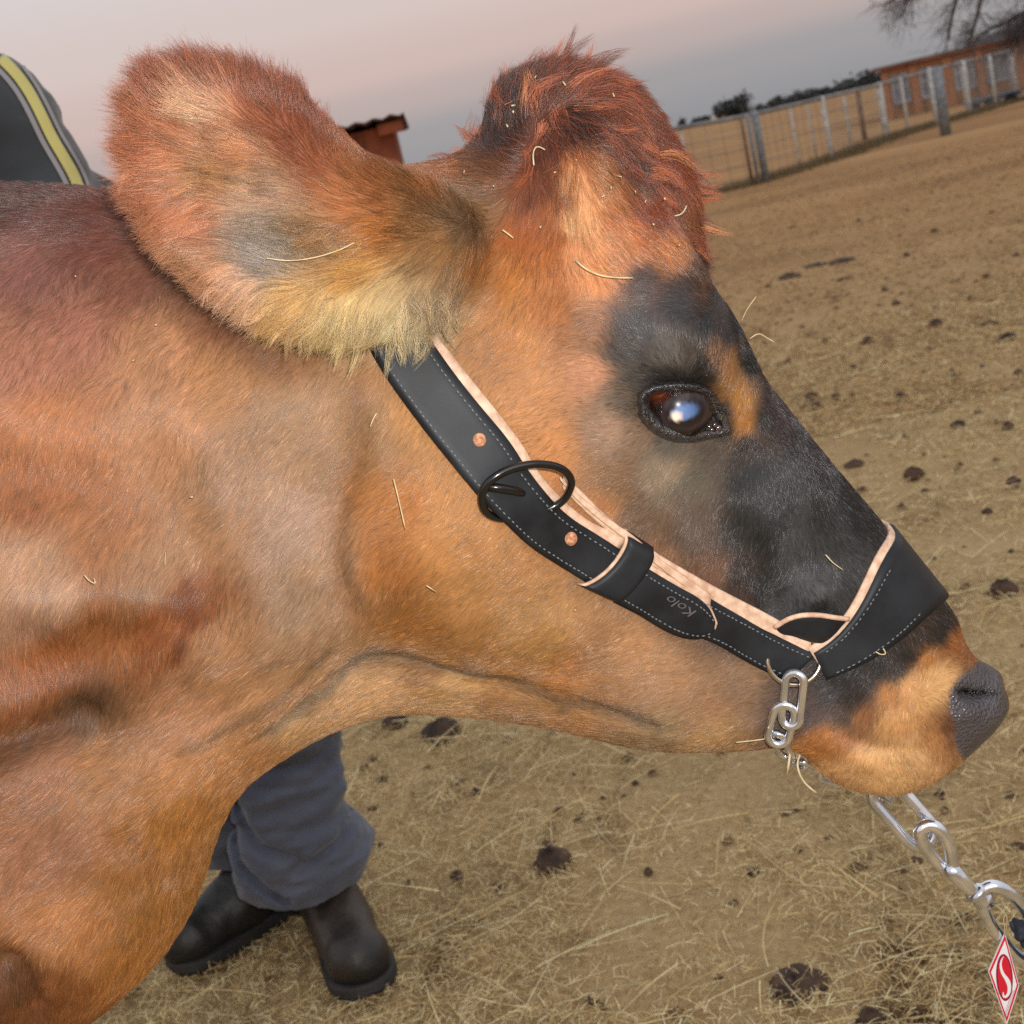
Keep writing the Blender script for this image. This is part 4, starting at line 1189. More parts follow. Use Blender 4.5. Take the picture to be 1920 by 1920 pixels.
# ------------------------------------------------------------------ metal: corner ring, chain, swivel snap, tag
CRt, CUp, CFw = RN[:, 0], RN[:, 1], -RN[:, 2]
chrome = material('chrome', srgb(205, 210, 216), .12, metal=.95)
noisy(chrome, srgb(205, 212, 222), srgb(244, 247, 252), scale=60, bump=.3, bscale=150, rough=.13, bdist=.0006)
brass = material('ring_metal', srgb(200, 190, 175), .2, metal=1.0)
def stadium(a, b, hw, y, tilt=0.0, n=14):
    """closed oval path from photograph px a to b with half width hw, turned by tilt about its length"""
    A, B = at_y(*a, y if np.isscalar(y) else y[0]), at_y(*b, y if np.isscalar(y) else y[1])
    k = (y if np.isscalar(y) else y[0]) / F_PX
    u = B - A; Lh = np.linalg.norm(u) / 2; u /= 2 * Lh
    v = np.cross(u, CFw); v /= np.linalg.norm(v)
    w = np.cross(u, v)
    v = v * math.cos(tilt) + w * math.sin(tilt)
    c = (A + B) / 2; h = hw * k; s = max(Lh - h, .0005)
    pts = []
    for i in range(n + 1):
        t = -math.pi / 2 + math.pi * i / n; pts.append(c + u * (s + h * math.cos(t)) + v * h * math.sin(t))
    for i in range(n + 1):
        t = math.pi / 2 + math.pi * i / n; pts.append(c + u * (-s + h * math.cos(t)) + v * h * math.sin(t))
    return np.array(pts)
yr = hit(1490, 1262)[0][1] - .004
cen = at_y(1489, 1234, yr)
ringp = np.array([at_y(1489 + 50 * math.cos(t), 1236 + 48 * math.sin(t), yr - .004 * math.sin(t)) for t in np.linspace(0, 2 * math.pi, 40, endpoint=False)])
mesh_obj('corner_ring', *tube(ringp, 5.5 * .9 / F_PX, seg=12, closed=True), brass, halter)

chain = empty('chain', tuple(at_y(1700, 1540, .97)))
tag(chain, 'silver chain running from the halter ring under the cow chin towards the lower right', 'chain')
yk = hit(1475, 1330)[0][1] - .010
links = [((1492, 1262), (1481, 1362), 18, (yk, yk), .35, 8.5), ((1475, 1322), (1455, 1395), 21, (yk, yk + .006), .15, 8.5), ((1455, 1375), (1476, 1420), 14, (yk + .006, yk + .03), .9, 7.5),
         ((1470, 1400), (1510, 1436), 18, (.95, .985), .3, 8), ((1500, 1428), (1550, 1450), 18, (.98, 1.01), 1.2, 8), ((1540, 1445), (1590, 1462), 18, (1.01, 1.02), .3, 8),
         ((1580, 1458), (1630, 1476), 18, (1.02, 1.0), 1.2, 8), ((1618, 1468), (1668, 1500), 22, (1.0, .985), 1.25, 12), ((1645, 1470), (1742, 1580), 31, (.98, .965), .12, 13)]
for a, b, hw, y, tilt, r_ in links:
    mesh_obj('link', *tube(stadium(a, b, hw, y, tilt), r_ * .95 / F_PX, seg=12, closed=True), chrome, chain)
# swivel snap
snap = empty('swivel_snap', tuple(at_y(1800, 1650, .955)))
tag(snap, 'chrome swivel with a twisted eye and wide ring at the end of the chain', 'swivel snap')
k95 = .955 / F_PX
eyep = [(1722, 1557), (1738, 1546), (1757, 1550), (1774, 1570), (1783, 1596), (1785, 1618), (1790, 1636), (1778, 1634), (1762, 1622), (1744, 1600), (1730, 1580)]
dp = [0, 0, -.001, -.002, -.002, -.001, 0, .001, .003, .002, .001]
mesh_obj('eye_loop', *tube(chaikin([at_y(a, b, .955 + d) for (a, b), d in zip(eyep, dp)], 2), 14 * k95, seg=14, closed=True), chrome, snap)
sh = np.array([at_y(1772, 1622, .954), at_y(1786, 1634, .953), at_y(1805, 1652, .952), at_y(1822, 1668, .951), at_y(1830, 1676, .951)])
mesh_obj('shank', *tube(sh, np.array([12, 19, 17, 15, 14]) * k95, seg=18), chrome, snap)
bl = [at_y(1822 + 52 * t * .74, 1668 + 52 * t * .60, .951) for t in (0, .1, .2, .35, .5, .6, .7, .85, 1)]
mesh_obj('barrel', *tube(np.array(bl), np.array([13, 23, 24, 19, 24, 24, 17, 16, 8]) * k95, seg=22), chrome, snap)
rp = [(1842, 1700), (1838, 1680), (1846, 1666), (1862, 1660), (1885, 1668), (1910, 1688), (1928, 1716), (1938, 1752), (1936, 1786), (1922, 1802), (1900, 1788), (1878, 1760), (1856, 1732)]
mesh_obj('snap_ring', *tube(chaikin([at_y(a, b, .951 + .00003 * (b - 1700)) for a, b in rp], 2), 14.5 * k95, seg=14, closed=True), chrome, snap)
# dark blue rope tied into the ring
rope_m = material('blue_rope', srgb(24, 32, 46), .8)
noisy(rope_m, srgb(12, 17, 26), srgb(44, 56, 74), scale=120, bump=.8, bscale=500, bdist=.001)
rc = chaikin([at_y(*p) for p in [(1898, 1726, .945), (1912, 1740, .94), (1930, 1762, .942), (1960, 1800, .94), (2030, 1900, .93), (2120, 2030, .92)]], 2, closed=False)
rc = resample(rc, 90); parts = []
for s_ in range(3):
    T = np.gradient(rc, axis=0); T /= np.linalg.norm(T, axis=1)[:, None]
    N = np.cross(T, [0, 1, .2]); N /= np.linalg.norm(N, axis=1)[:, None]; B = np.cross(T, N)
    ph = np.arange(90) * .42 + s_ * 2.094; rad = np.r_[np.linspace(.4, 1, 6), np.ones(84)][:, None]
    parts.append(tube(rc + (N * np.cos(ph)[:, None] + B * np.sin(ph)[:, None]) * 10.5 * k95 * rad, 12 * k95 * rad[:, 0], seg=10))
o = mesh_obj('lead_rope', *join(parts), rope_m); tag(o, 'dark navy twisted rope tied into the chrome ring at the right edge', 'rope')
# diamond tag
tagr = empty('hang_tag', tuple(at_y(1885, 1830, .945)))
tag(tagr, 'red and white diamond swing tag with a white letter S hanging from the ring', 'tag')
red = material('tag_red', srgb(200, 16, 46), .35, coat=.5); white = material('tag_white', srgb(228, 226, 230), .35, coat=.5); plum = material('tag_outline', srgb(120, 20, 60), .4)
def plate(px, y, th):
    n = len(px); V = [at_y(a, b, y) for a, b in px] + [at_y(a, b, y) + CFw * th for a, b in px]
    return V, [tuple(range(n)), tuple(range(2 * n - 1, n - 1, -1))] + [(i, i + n, (i + 1) % n + n, (i + 1) % n) for i in range(n)]
DI = [(1884.5, 1749), (1853, 1821), (1888, 1921), (1911, 1849)]
def inset(P, k): c = np.mean(P, 0); return [tuple(c + (np.array(p) - c) * k) for p in P]
mesh_obj('plate', *plate(DI, .945, .0012), white, tagr, smooth=False)
mesh_obj('red_border', *plate(inset(DI, .95), .9446, .0003), red, tagr, smooth=False)
mesh_obj('white_field', *plate(inset(DI, .83), .9442, .0003), white, tagr, smooth=False)
def oval(cx, cy, rx, ry, ang, n=36):
    a0 = math.radians(ang); return [(cx + rx * math.cos(t) * math.cos(a0) - ry * math.sin(t) * math.sin(a0), cy + rx * math.cos(t) * math.sin(a0) + ry * math.sin(t) * math.cos(a0)) for t in np.linspace(0, 2 * math.pi, n, endpoint=False)]
mesh_obj('oval_outline', *plate(oval(1883.5, 1833, 15.5, 44, -3), .9438, .0003), plum, tagr, smooth=False)
mesh_obj('oval', *plate(oval(1883.5, 1833, 13, 41, -3), .9434, .0003), red, tagr, smooth=False)
Sc = resample(chaikin([(1882, 1793), (1877, 1801), (1876, 1813), (1880, 1826), (1888, 1836), (1893, 1848), (1892, 1862), (1886, 1870), (1881, 1868), (1881, 1860)], 3, closed=False), 44)
wd = np.interp(np.linspace(0, 1, 44), [0, .15, .35, .55, .8, .92, 1], [.6, 2.2, 3.4, 5.0, 3.4, 2.6, .8]); T = np.gradient(Sc, axis=0); T /= np.linalg.norm(T, axis=1)[:, None]; Nn = np.stack([-T[:, 1], T[:, 0]], 1)
sp = [tuple(p) for p in Sc + Nn * wd[:, None] * .8] + [tuple(p) for p in (Sc - Nn * wd[:, None] * .8)[::-1]]
V, _ = plate(sp, .9430, .0002); V = V[:88]; Fq = [(i, i + 1, 86 - i, 87 - i) for i in range(43)]
mesh_obj('letter', V, Fq, white, tagr, smooth=False)
for off in (4, 7):
    a, b = np.array([1906., 1856]), np.array([1889., 1906]); d = np.array([-1, 0.]) * off
    mesh_obj('small_line', *plate([tuple(a + d), tuple(a + d + [0, 1.4]), tuple(b + d + [0, 1.4]), tuple(b + d)], .9439, .0002), plum, tagr, smooth=False)
str_ = chaikin([at_y(*p) for p in [(1884, 1756, .9435), (1884, 1740, .945), (1881, 1722, .949), (1886, 1712, .95), (1889, 1726, .947), (1886, 1748, .944)]], 2, closed=False)
mesh_obj('string', *tube(str_, 1.1 * k95, seg=6), material('string', srgb(170, 150, 110), .8), tagr)

# ------------------------------------------------------------------ straw caught in the coat
straw_m = material('straw', srgb(214, 196, 150), .6)
noisy(straw_m, srgb(190, 166, 118), srgb(228, 214, 180), scale=90)
SB = [([(1080, 489), (1098, 505), (1125, 517), (1155, 521), (1186, 521)], 2.4, 'long curved straw lying across the cow forehead above the eye'),
      ([(942, 431), (952, 438), (962, 446)], 2.4, 'short pale straw on the orange forehead behind the poll'),
      ([(1001, 310), (999, 290), (1003, 276), (1012, 275), (1022, 281)], 2.0, 'bent straw hooked in the dark hair of the poll'),
      ([(1264, 405), (1275, 403), (1283, 396), (1287, 386)], 2.2, 'curled straw in the long hair below the far ear'),
      ([(1391, 601), (1400, 580), (1418, 556)], 1.6, 'thin straw standing out from the brow against the field'),
      ([(1406, 635), (1422, 624), (1436, 632), (1452, 642)], 1.6, 'bent straw sticking out from the nose bridge'),
      ([(738, 898), (746, 930), (754, 965), (760, 992)], 1.8, 'thin vertical straw on the cheek left of the buckle'),
      ([(706, 775), (700, 785), (694, 800)], 1.3, 'tiny straw bit on the neck left of the upper strap'),
      ([(800, 1098), (818, 1110)], 1.6, 'small straw bit on the lower cheek'),
      ([(158, 1078), (168, 1090), (180, 1095), (176, 1084)], 1.6, 'small curled straw on the shoulder'),
      ([(310, 1035), (309, 1060)], 1.2, 'fine upright straw on the neck right of the curled one'),
      ([(1862, 0), (1862, 1)], 0, ''),
      ([(500, 484), (540, 490), (590, 484), (640, 468), (664, 455)], 1.5, 'long white hair curving along the inside of the near ear'),
      ([(1548, 1040), (1562, 1056), (1580, 1068)], 1.6, 'short straw on the black nose beside the noseband'),
      ([(1642, 1222), (1652, 1228), (1662, 1226), (1656, 1216)], 1.8, 'curled straw on the lower edge of the noseband'),
      ([(1452, 1382), (1420, 1388), (1380, 1392)], 2.0, 'pale straw stem along the jaw edge beside the chain')]
for P_, w, lab in SB:
    if not lab: continue
    pts = []
    for a, b in P_:
        h, n = hit(a, b, 0, bvh_all)
        pts.append([a, b, h[1] - .010 if h is not None else np.nan])
    pts = np.array(pts); ok = ~np.isnan(pts[:, 2]); yy = np.interp(np.arange(len(pts)), np.nonzero(ok)[0], pts[ok, 2]) if ok.any() else np.full(len(pts), .95)
    c = chaikin([at_y(a, b, y) for (a, b, _), y in zip(pts, yy)], 2, closed=False)
    o = mesh_obj('straw', *tube(c, w * .60 / F_PX, seg=6), straw_m); tag(o, lab, 'straw', 'straw bits caught in the cow coat')
for P_, w, y, lab in [([(1482, 1400), (1480, 1425), (1476, 1450)], 2.6, .93, 'straight straw hanging from the chain under the jaw'), ([(1500, 1415), (1494, 1432), (1500, 1455), (1512, 1472), (1530, 1486)], 2.2, .935, 'curved straw hanging behind the chin')]:
    o = mesh_obj('straw', *tube(chaikin([at_y(a, b, y) for a, b in P_], 2, closed=False), w * .9 / F_PX, seg=6), straw_m); tag(o, lab, 'straw', 'straw bits caught in the cow coat')
parts = []
r = np.random.default_rng(12)
for _ in range(28):
    cx, cy, sx, sy = [(985, 215, 30, 40), (1130, 300, 70, 60), (1080, 160, 60, 40), (1200, 420, 60, 50), (900, 330, 30, 40), (1110, 1210, 300, 120), (300, 700, 250, 300)][r.integers(0, 7)]
    px, py = r.normal(cx, sx), r.normal(cy, sy); h, n = hit(px, py, 0, bvh_all)
    if h is None: continue
    p = h + n * .010; d = r.normal(0, 1, 3); d /= np.linalg.norm(d)
    parts.append(tube(np.array([p, p + d * r.uniform(.0008, .0035)]), r.uniform(.0003, .0006), seg=5))
o = mesh_obj('chaff', *join(parts), straw_m); tag(o, 'tiny pale chaff specks scattered over the cow coat', kind='stuff')
# ------------------------------------------------------------------ ground
def gz(x, y):
    t = np.clip((np.asarray(y, float) - 24) / 40, 0, 1); return -0.9 * t * t * (3 - 2 * t)
gx = np.r_[-700, -400, -200, -100, -50, np.arange(-25, -4, 2.5), np.arange(-4, 6.01, .04), np.arange(8, 60, 3), 80, 120, 200, 400, 700]
gy = np.r_[-40, -15, -5, -1, np.arange(1.0, 9.0, .04), np.arange(9.2, 24, .6), np.arange(25, 70, 3), 80, 110, 160, 250, 400, 700, 1200]
GX, GY = np.meshgrid(gx, gy, indexing='ij')
GZ = gz(GX, GY)
nearw = np.clip((10 - GY) / 6, 0, 1) * np.clip((GY + 2) / 2, 0, 1)
GZ = GZ + nearw * (hash_noise(np.stack([GX, GY], -1), 1.6, 2, 2) * .012 + hash_noise(np.stack([GX, GY], -1), 9, 4, 3) * .010 - .008)
V = np.stack([GX, GY, GZ], -1).reshape(-1, 3)
a, b = len(gx), len(gy); I_, J_ = np.meshgrid(np.arange(a - 1), np.arange(b - 1), indexing='ij'); q0 = (I_ * b + J_).ravel()
Fg = np.stack([q0, q0 + b, q0 + b + 1, q0 + 1], 1)
gm = material('dry_ground', (.2, .15, .1), .95, spec=.15)
n_, l_, b_ = nodes(gm)
tc = n_.new('ShaderNodeTexCoord')
def noise(sc, det=6, dist=0.0, rough=.6, sx=1, sy=1):
    mp = n_.new('ShaderNodeMapping'); mp.inputs['Scale'].default_value = (sx, sy, 1); l_.new(tc.outputs['Object'], mp.inputs[0])
    z = n_.new('ShaderNodeTexNoise'); z.inputs['Scale'].default_value = sc; z.inputs['Detail'].default_value = det; z.inputs['Distortion'].default_value = dist; z.inputs['Roughness'].default_value = rough
    l_.new(mp.outputs[0], z.inputs['Vector']); return z.outputs['Fac']
def ramp(fac, stops):
    r_ = n_.new('ShaderNodeValToRGB'); e = r_.color_ramp.elements
    while len(e) < len(stops): e.new(.5)
    for el, (p, c) in zip(e, stops): el.position = p; el.color = (*c, 1)
    l_.new(fac, r_.inputs[0]); return r_.outputs[0]
def mix(f, c1, c2, mode='MIX'):
    m_ = n_.new('ShaderNodeMix'); m_.data_type = 'RGBA'; m_.blend_type = mode
    if isinstance(f, float): m_.inputs[0].default_value = f
    else: l_.new(f, m_.inputs[0])
    for i, c in ((6, c1), (7, c2)):
        if isinstance(c, tuple): m_.inputs[i].default_value = (*c, 1)
        else: l_.new(c, m_.inputs[i])
    return m_.outputs[2]
fine = ramp(noise(55, 8, .6, .75), [(.30, tuple(srgb(116, 90, 62))), (.42, tuple(srgb(176, 148, 106))), (.58, tuple(srgb(206, 182, 136))), (.8, tuple(srgb(226, 208, 166)))])
broad = ramp(noise(1.3, 5, .3, .6), [(.35, tuple(srgb(172, 140, 98))), (.65, tuple(srgb(204, 174, 126)))])
c1 = mix(.5, fine, broad)
soil = ramp(noise(3.2, 8, .8, .7, 1, .6), [(.55, (0, 0, 0)), (.66, (1, 1, 1))])
c2 = mix(soil, c1, tuple(srgb(96, 70, 46)))
far = ramp(noise(.35, 8, .5, .7, .35, 1.4), [(.32, tuple(srgb(124, 90, 58))), (.5, tuple(srgb(164, 124, 82))), (.7, tuple(srgb(184, 146, 100)))])
geo = n_.new('ShaderNodeSeparateXYZ'); l_.new(tc.outputs['Object'], geo.inputs[0])
mr = n_.new('ShaderNodeMapRange'); mr.inputs['From Min'].default_value = 3; mr.inputs['From Max'].default_value = 14; l_.new(geo.outputs['Y'], mr.inputs['Value'])
l_.new(mix(mr.outputs[0], c2, far), b_.inputs['Base Color'])
bp = n_.new('ShaderNodeBump'); bp.inputs['Strength'].default_value = .8; bp.inputs['Distance'].default_value = .012; l_.new(noise(70, 8, .5, .8), bp.inputs['Height']); l_.new(bp.outputs[0], b_.inputs['Normal'])
ground = fast_mesh('ground', V, Fg, gm); tag(ground, kind='structure')

def gh(x, y):
    return gz(x, y)
# short dry grass and loose straw on the ground
def strands(n, seed, ylo, yhi, lmin, lmax, rad, flat, cols, name, label, k=4, power=1.0, bend=.22, xw=None):
    r = np.random.default_rng(seed)
    y = ylo + (yhi - ylo) * r.random(n) ** power
    xl, xr = -.55 * y - .35, .50 * y + .35
    x = xl + (xr - xl) * r.random(n)
    dens = hash_noise(np.stack([x, y], -1), 2.2, 5, 3) + .6 * hash_noise(np.stack([x, y], -1), 9, 6, 2)
    keep = dens > r.uniform(-.9, .35, n); x, y = x[keep], y[keep]; n = len(x)
    az = r.random(n) * 2 * math.pi; L = r.uniform(lmin, lmax, n)
    el = np.abs(r.normal(0, flat, n)) + .03
    s = np.linspace(0, 1, k)[None, :]
    bd = r.normal(0, bend, n)[:, None]
    a = az[:, None] + bd * s
    P = np.stack([x[:, None] + L[:, None] * s * np.cos(a) * np.cos(el)[:, None], y[:, None] + L[:, None] * s * np.sin(a) * np.cos(el)[:, None],
                  gh(x, y)[:, None] + .001 + r.random(n)[:, None] * .006 + L[:, None] * (s - .45 * s * s) * np.sin(el)[:, None]], -1)
    c = np.array([srgb(*q_) for q_ in cols])[r.integers(0, len(cols), n)] * np.exp(r.normal(0, .18, (n, 1)))
    o = hair_obj(name, None, P, rad * (.6 + .8 * r.random(n)) * np.clip(y / 2.5, 1, 3), rad * .4, np.clip(c, 0, 1), dry_m)
    tag(o, label, kind='stuff'); return o
dry_m = bpy.data.materials.new('dry_grass'); dry_m.use_nodes = True
hb2 = dry_m.node_tree.nodes['Principled BSDF']; ha2 = dry_m.node_tree.nodes.new('ShaderNodeAttribute'); ha2.attribute_name = 'hue'
dry_m.node_tree.links.new(ha2.outputs['Color'], hb2.inputs['Base Color']); hb2.inputs['Roughness'].default_value = .7
strands(250000, 1, 1.35, 7.5, .010, .032, .0006, .75, [(188, 162, 114), (206, 180, 128), (158, 128, 86), (220, 200, 150), (128, 100, 66), (230, 214, 172)], 'dry_grass', 'short dry grass covering the paddock floor', power=1.9)
strands(9500, 2, 1.35, 7.0, .04, .16, .00085, .10, [(216, 196, 146), (200, 174, 118), (228, 212, 168), (184, 154, 100)], 'loose_straw', 'loose yellow straw stems lying on the ground', k=5, power=1.8, bend=.10)
strands(110000, 3, 5.0, 22, .02, .06, .0010, .5, [(164, 132, 88), (186, 154, 106), (126, 96, 62), (198, 170, 122)], 'dry_grass', 'sparser dry grass further back in the paddock', power=1.5)

# dark crumbs of dung and soil trodden into the grass
r = np.random.default_rng(44); cv_, cf_ = [], []
for _ in range(5200):
    y = 1.6 + 19 * r.random() ** 1.25; x = r.uniform(-.5 * y, .5 * y)
    if hash_noise(np.array([[x, y]]), .9, 3, 2)[0] < r.uniform(-.5, .5): continue
    s_ = r.uniform(.004, .016) * (1 + y * .06); n0 = len(cv_); m = 6; h_ = s_ * r.uniform(.3, .7); a0 = r.random() * 6
    for j in range(m):
        rr = s_ * r.uniform(.6, 1.3); cv_.append((x + rr * math.cos(a0 + j * 1.047), y + rr * math.sin(a0 + j * 1.047), -.003))
    cv_.append((x + s_ * r.uniform(-.3, .3), y, h_))
    cf_ += [(n0 + j, n0 + (j + 1) % m, n0 + m) for j in range(m)]
crumb_m = noisy(material('crumbs', srgb(76, 54, 38), .95), srgb(58, 42, 30), srgb(104, 78, 54), scale=9)
tag(mesh_obj('dark_crumbs', cv_, cf_, crumb_m), 'dark crumbs of dung and soil trodden into the dry grass', kind='stuff')
# dung
dung_m = material('dung', srgb(62, 44, 32), .9)
noisy(dung_m, srgb(44, 31, 24), srgb(92, 68, 50), scale=25, bump=1.0, bscale=90, bdist=.01)
def lump(px, py, wpx, hgt, seed, label, name='dung', grp='dung clumps scattered over the paddock'):
    c = at_ground(px, py); d = np.linalg.norm(c - [0, 0, CAM_H]); R_ = wpx * d / F_PX; hgt = min(hgt, R_ * .9)
    r = np.random.default_rng(seed); nu, nv_ = 22, 9; V, Fq = [], []
    asp = r.uniform(.7, 1.0)
    for i in range(nv_):
        t = i / (nv_ - 1)
        for j in range(nu):
            a = 2 * math.pi * j / nu
            q_ = np.array([[math.cos(a) * 1.3 + seed, math.sin(a) * 1.3, t * 2]])
            k = 1 + .38 * hash_noise(q_, 1.2, seed, 3)[0]
            rr = R_ * k * math.cos(t * math.pi / 2 * .98)
            z = hgt * math.sin(t * math.pi / 2) * (1 + .35 * hash_noise(q_, 2.5, seed + 5, 2)[0]) - .004
            V.append((c[0] + rr * math.cos(a), c[1] + rr * asp * 1.3 * math.sin(a), float(gz(0, c[1])) + z))
    for i in range(nv_ - 1):
        for j in range(nu): Fq.append((i * nu + j, i * nu + (j + 1) % nu, (i + 1) * nu + (j + 1) % nu, (i + 1) * nu + j))
    Fq.append(tuple((nv_ - 1) * nu + j for j in range(nu)))
    o = mesh_obj(name, V, Fq, dung_m); tag(o, label, 'dung', grp); return o
lump(1036, 1617, 36, .028, 1, 'round dark dung clump on the straw between the boots and the chain')
lump(1492, 1842, 52, .014, 2, 'wide flat dung pat near the bottom edge left of the tag')
lump(1632, 1912, 26, .03, 3, 'dung clump cut by the bottom edge right of the wide flat pat')
lump(826, 1372, 34, .03, 4, 'dark dung clump just under the cow throat')
lump(742, 1352, 24, .02, 5, 'small dung clump under the throat beside the trousers')
lump(1602, 872, 20, .02, 6, 'reddish brown dung clump touching the nose outline above the noseband')
lump(1712, 890, 18, .03, 7, 'dung clump right of the nose above the noseband, in open grass')
DL = [(1485, 427, 9), (1752, 435, 9), (1755, 610, 13), (1855, 608, 15), (1890, 634, 16), (1628, 640, 11), (1478, 680, 9), (1790, 706, 8), (1522, 746, 13), (1566, 746, 11), (1690, 746, 12), (1532, 762, 10), (1797, 797, 14),
                                 (1890, 800, 11), (1440, 538, 6), (1580, 525, 12), (1850, 520, 8), (1700, 480, 7), (1660, 545, 7), (1545, 640, 6), (1910, 700, 10), (1680, 570, 8), (1740, 655, 7), (1600, 690, 8), (1820, 560, 7), (1610, 415, 5), (1860, 400, 6), (1700, 395, 5), (1905, 480, 7),
                                 (1413, 1634, 12), (856, 1642, 13), (1215, 1632, 9), (1880, 1110, 26), (1850, 960, 10), (1900, 905, 14), (1480, 520, 22), (1530, 498, 26), (1580, 490, 24)]
SIDE = [d_ for d_ in DL if d_[0] > 1400 and d_[1] < 1200]
ORD = ['first', 'second', 'third', 'fourth', 'fifth', 'sixth', 'seventh', 'eighth', 'ninth', 'tenth']
DL = [(a_ + 1 if (a_, b_) == (1580, 525) else a_, b_, c_) for a_, b_, c_ in DL]; SIDE = [d_ for d_ in DL if d_[0] > 1400 and d_[1] < 1200]
BANDS = [(0, 460, 'the row nearest the fence'), (460, 540, 'the second row below the fence'), (540, 645, 'the row level with the cow brow'), (645, 730, 'the row level with the cow eye'), (730, 830, 'the row below the eye level'), (830, 1300, 'the row beside the noseband')]
for k, (px, py, w) in enumerate(DL):
    if (px, py, w) in SIDE:
        lo, hi, nm = [b_ for b_ in BANDS if b_[0] <= py < b_[1]][0]
        row = sorted(d_[0] for d_ in SIDE if lo <= d_[1] < hi); lab = '%s dung clump from the left in %s' % (ORD[row.index(px)], nm)
    else:
        lab = {1413: 'small dung crumb between the round dung clump and the chain', 856: 'dung crumb just right of the blue trousers', 1215: 'dung crumb right of the round dark dung clump'}[px]
    lump(px, py, w, .02 + .02 * (k % 3) / 3, 20 + k, lab)

# ------------------------------------------------------------------ fence
def top_z(base, py_top):
    lo, hi = 0.0, 6.0
    for _ in range(40):
        m_ = (lo + hi) / 2
        if project(np.array([base[0], base[1], base[2] + m_]))[1] > py_top: lo = m_
        else: hi = m_
    return lo
def gpoint(px, py):
    z = 0.0
    for _ in range(6):
        p = at_ground(px, py, z); z = float(gz(0, p[1]))
    return p
galv = noisy(material('galvanised', srgb(120, 125, 130), .5, metal=.3), srgb(98, 104, 110), srgb(140, 146, 150), scale=20)
whitep = noisy(material('white_post', srgb(190, 190, 188), .6), srgb(160, 160, 158), srgb(205, 205, 200), scale=12)
rust = noisy(material('rusty_post', srgb(118, 92, 74), .8), srgb(98, 76, 62), srgb(140, 114, 92), scale=14)
wire_m = noisy(material('fence_wire', srgb(128, 126, 126), .5, metal=.3), srgb(110, 108, 106), srgb(146, 144, 142), scale=3)
fence = empty('fence', tuple(gpoint(1560, 288)))
tag(fence, 'wire mesh paddock fence with a pale top rail and assorted posts', 'fence')
tops = []
def post(px, py, pyt, rpx, m, lab=None, rail=True, name='post'):
    b_ = gpoint(px, py); h = top_z(b_, pyt); d = b_[1]; rr = rpx * d / F_PX
    P = np.array([b_ - [0, 0, .1], b_ + [0, 0, h * .5], b_ + [0, 0, h], b_ + [0, 0, h + rr * .4]])
    o = mesh_obj(name, *tube(P, [rr, rr, rr, rr * .5], seg=12), m, fence)
    if lab: o['label'] = lab
    if rail: tops.append((b_, h))
    return b_, h
post(1180, 402, 262, 3, whitep); post(1300, 372, 236, 2.5, whitep)
post(1411, 346, 218, 3.2, rust, 'rusty brown gate post'); post(1423, 346, 214, 3.5, galv, rail=False); post(1437, 342, 210, 7, galv, 'thick grey gate post', rail=False)
post(1560, 300, 182, 4.5, whitep); post(1622, 262, 168, 4.2, rust, 'brown wooden post', rail=False); post(1663, 262, 157, 6, whitep, 'bright white post')
post(1757, 236, 128, 4, whitep, rail=False); [post(*a, whitep, rail=False) for a in [(1500, 312, 198, 2), (1532, 304, 190, 2), (1598, 282, 172, 2.5), (1704, 250, 146, 2.5), (1868, 200, 106, 3)]]; post(1774, 254, 132, 10, galv, 'thick blue grey concrete post', rail=False); post(1818, 216, 116, 5.5, whitep); post(1905, 186, 96, 6, whitep); post(2010, 170, 70, 6, whitep); post(2150, 130, 36, 6, whitep)
rp = [b_ + [0, 0, h - .02] for b_, h in tops]
mesh_obj('top_rail', *tube(resample(np.array(rp), 60), .035, seg=8), wire_m, fence)
parts = []
for fr in (.08, .3, .52, .74):
    parts.append(tube(resample(np.array([b_ + [0, 0, h * fr] for b_, h in tops]), 60), .006, seg=5))
bl_ = resample(np.array([b_ for b_, h in tops]), 220); tl = resample(np.array([b_ + [0, 0, h - .03] for b_, h in tops]), 220)
for p, q_ in zip(bl_, tl): parts.append(tube(np.array([p, q_]), .0045, seg=4, caps=False))
mesh_obj('wire_mesh', *join(parts), wire_m, fence)
# dark grass blades standing in for the shadow line under the fence
r = np.random.default_rng(31)
fb = resample(np.array([b_ for b_, h in tops]), 400); n = 26000
ix = r.integers(0, 400, n); p0 = fb[ix] + np.stack([r.normal(0, .25, n), r.normal(0, .28, n) - .15, np.zeros(n)], 1); p0[:, 2] = gz(0, p0[:, 1])
L = r.uniform(.04, .14, n); dr = np.stack([r.normal(0, .4, n), r.normal(0, .4, n), np.ones(n)], 1)
s = np.linspace(0, 1, 3)[None, :, None]; P = p0[:, None] + dr[:, None] * L[:, None, None] * s
c = np.array([srgb(84, 74, 44), srgb(104, 88, 56), srgb(122, 100, 64)])[r.integers(0, 3, n)]
tag(hair_obj('shadow_grass', None, P, .004, .001, c, dry_m), 'dark rough grass strip standing in for the shadow line along the foot of the fence', kind='stuff')
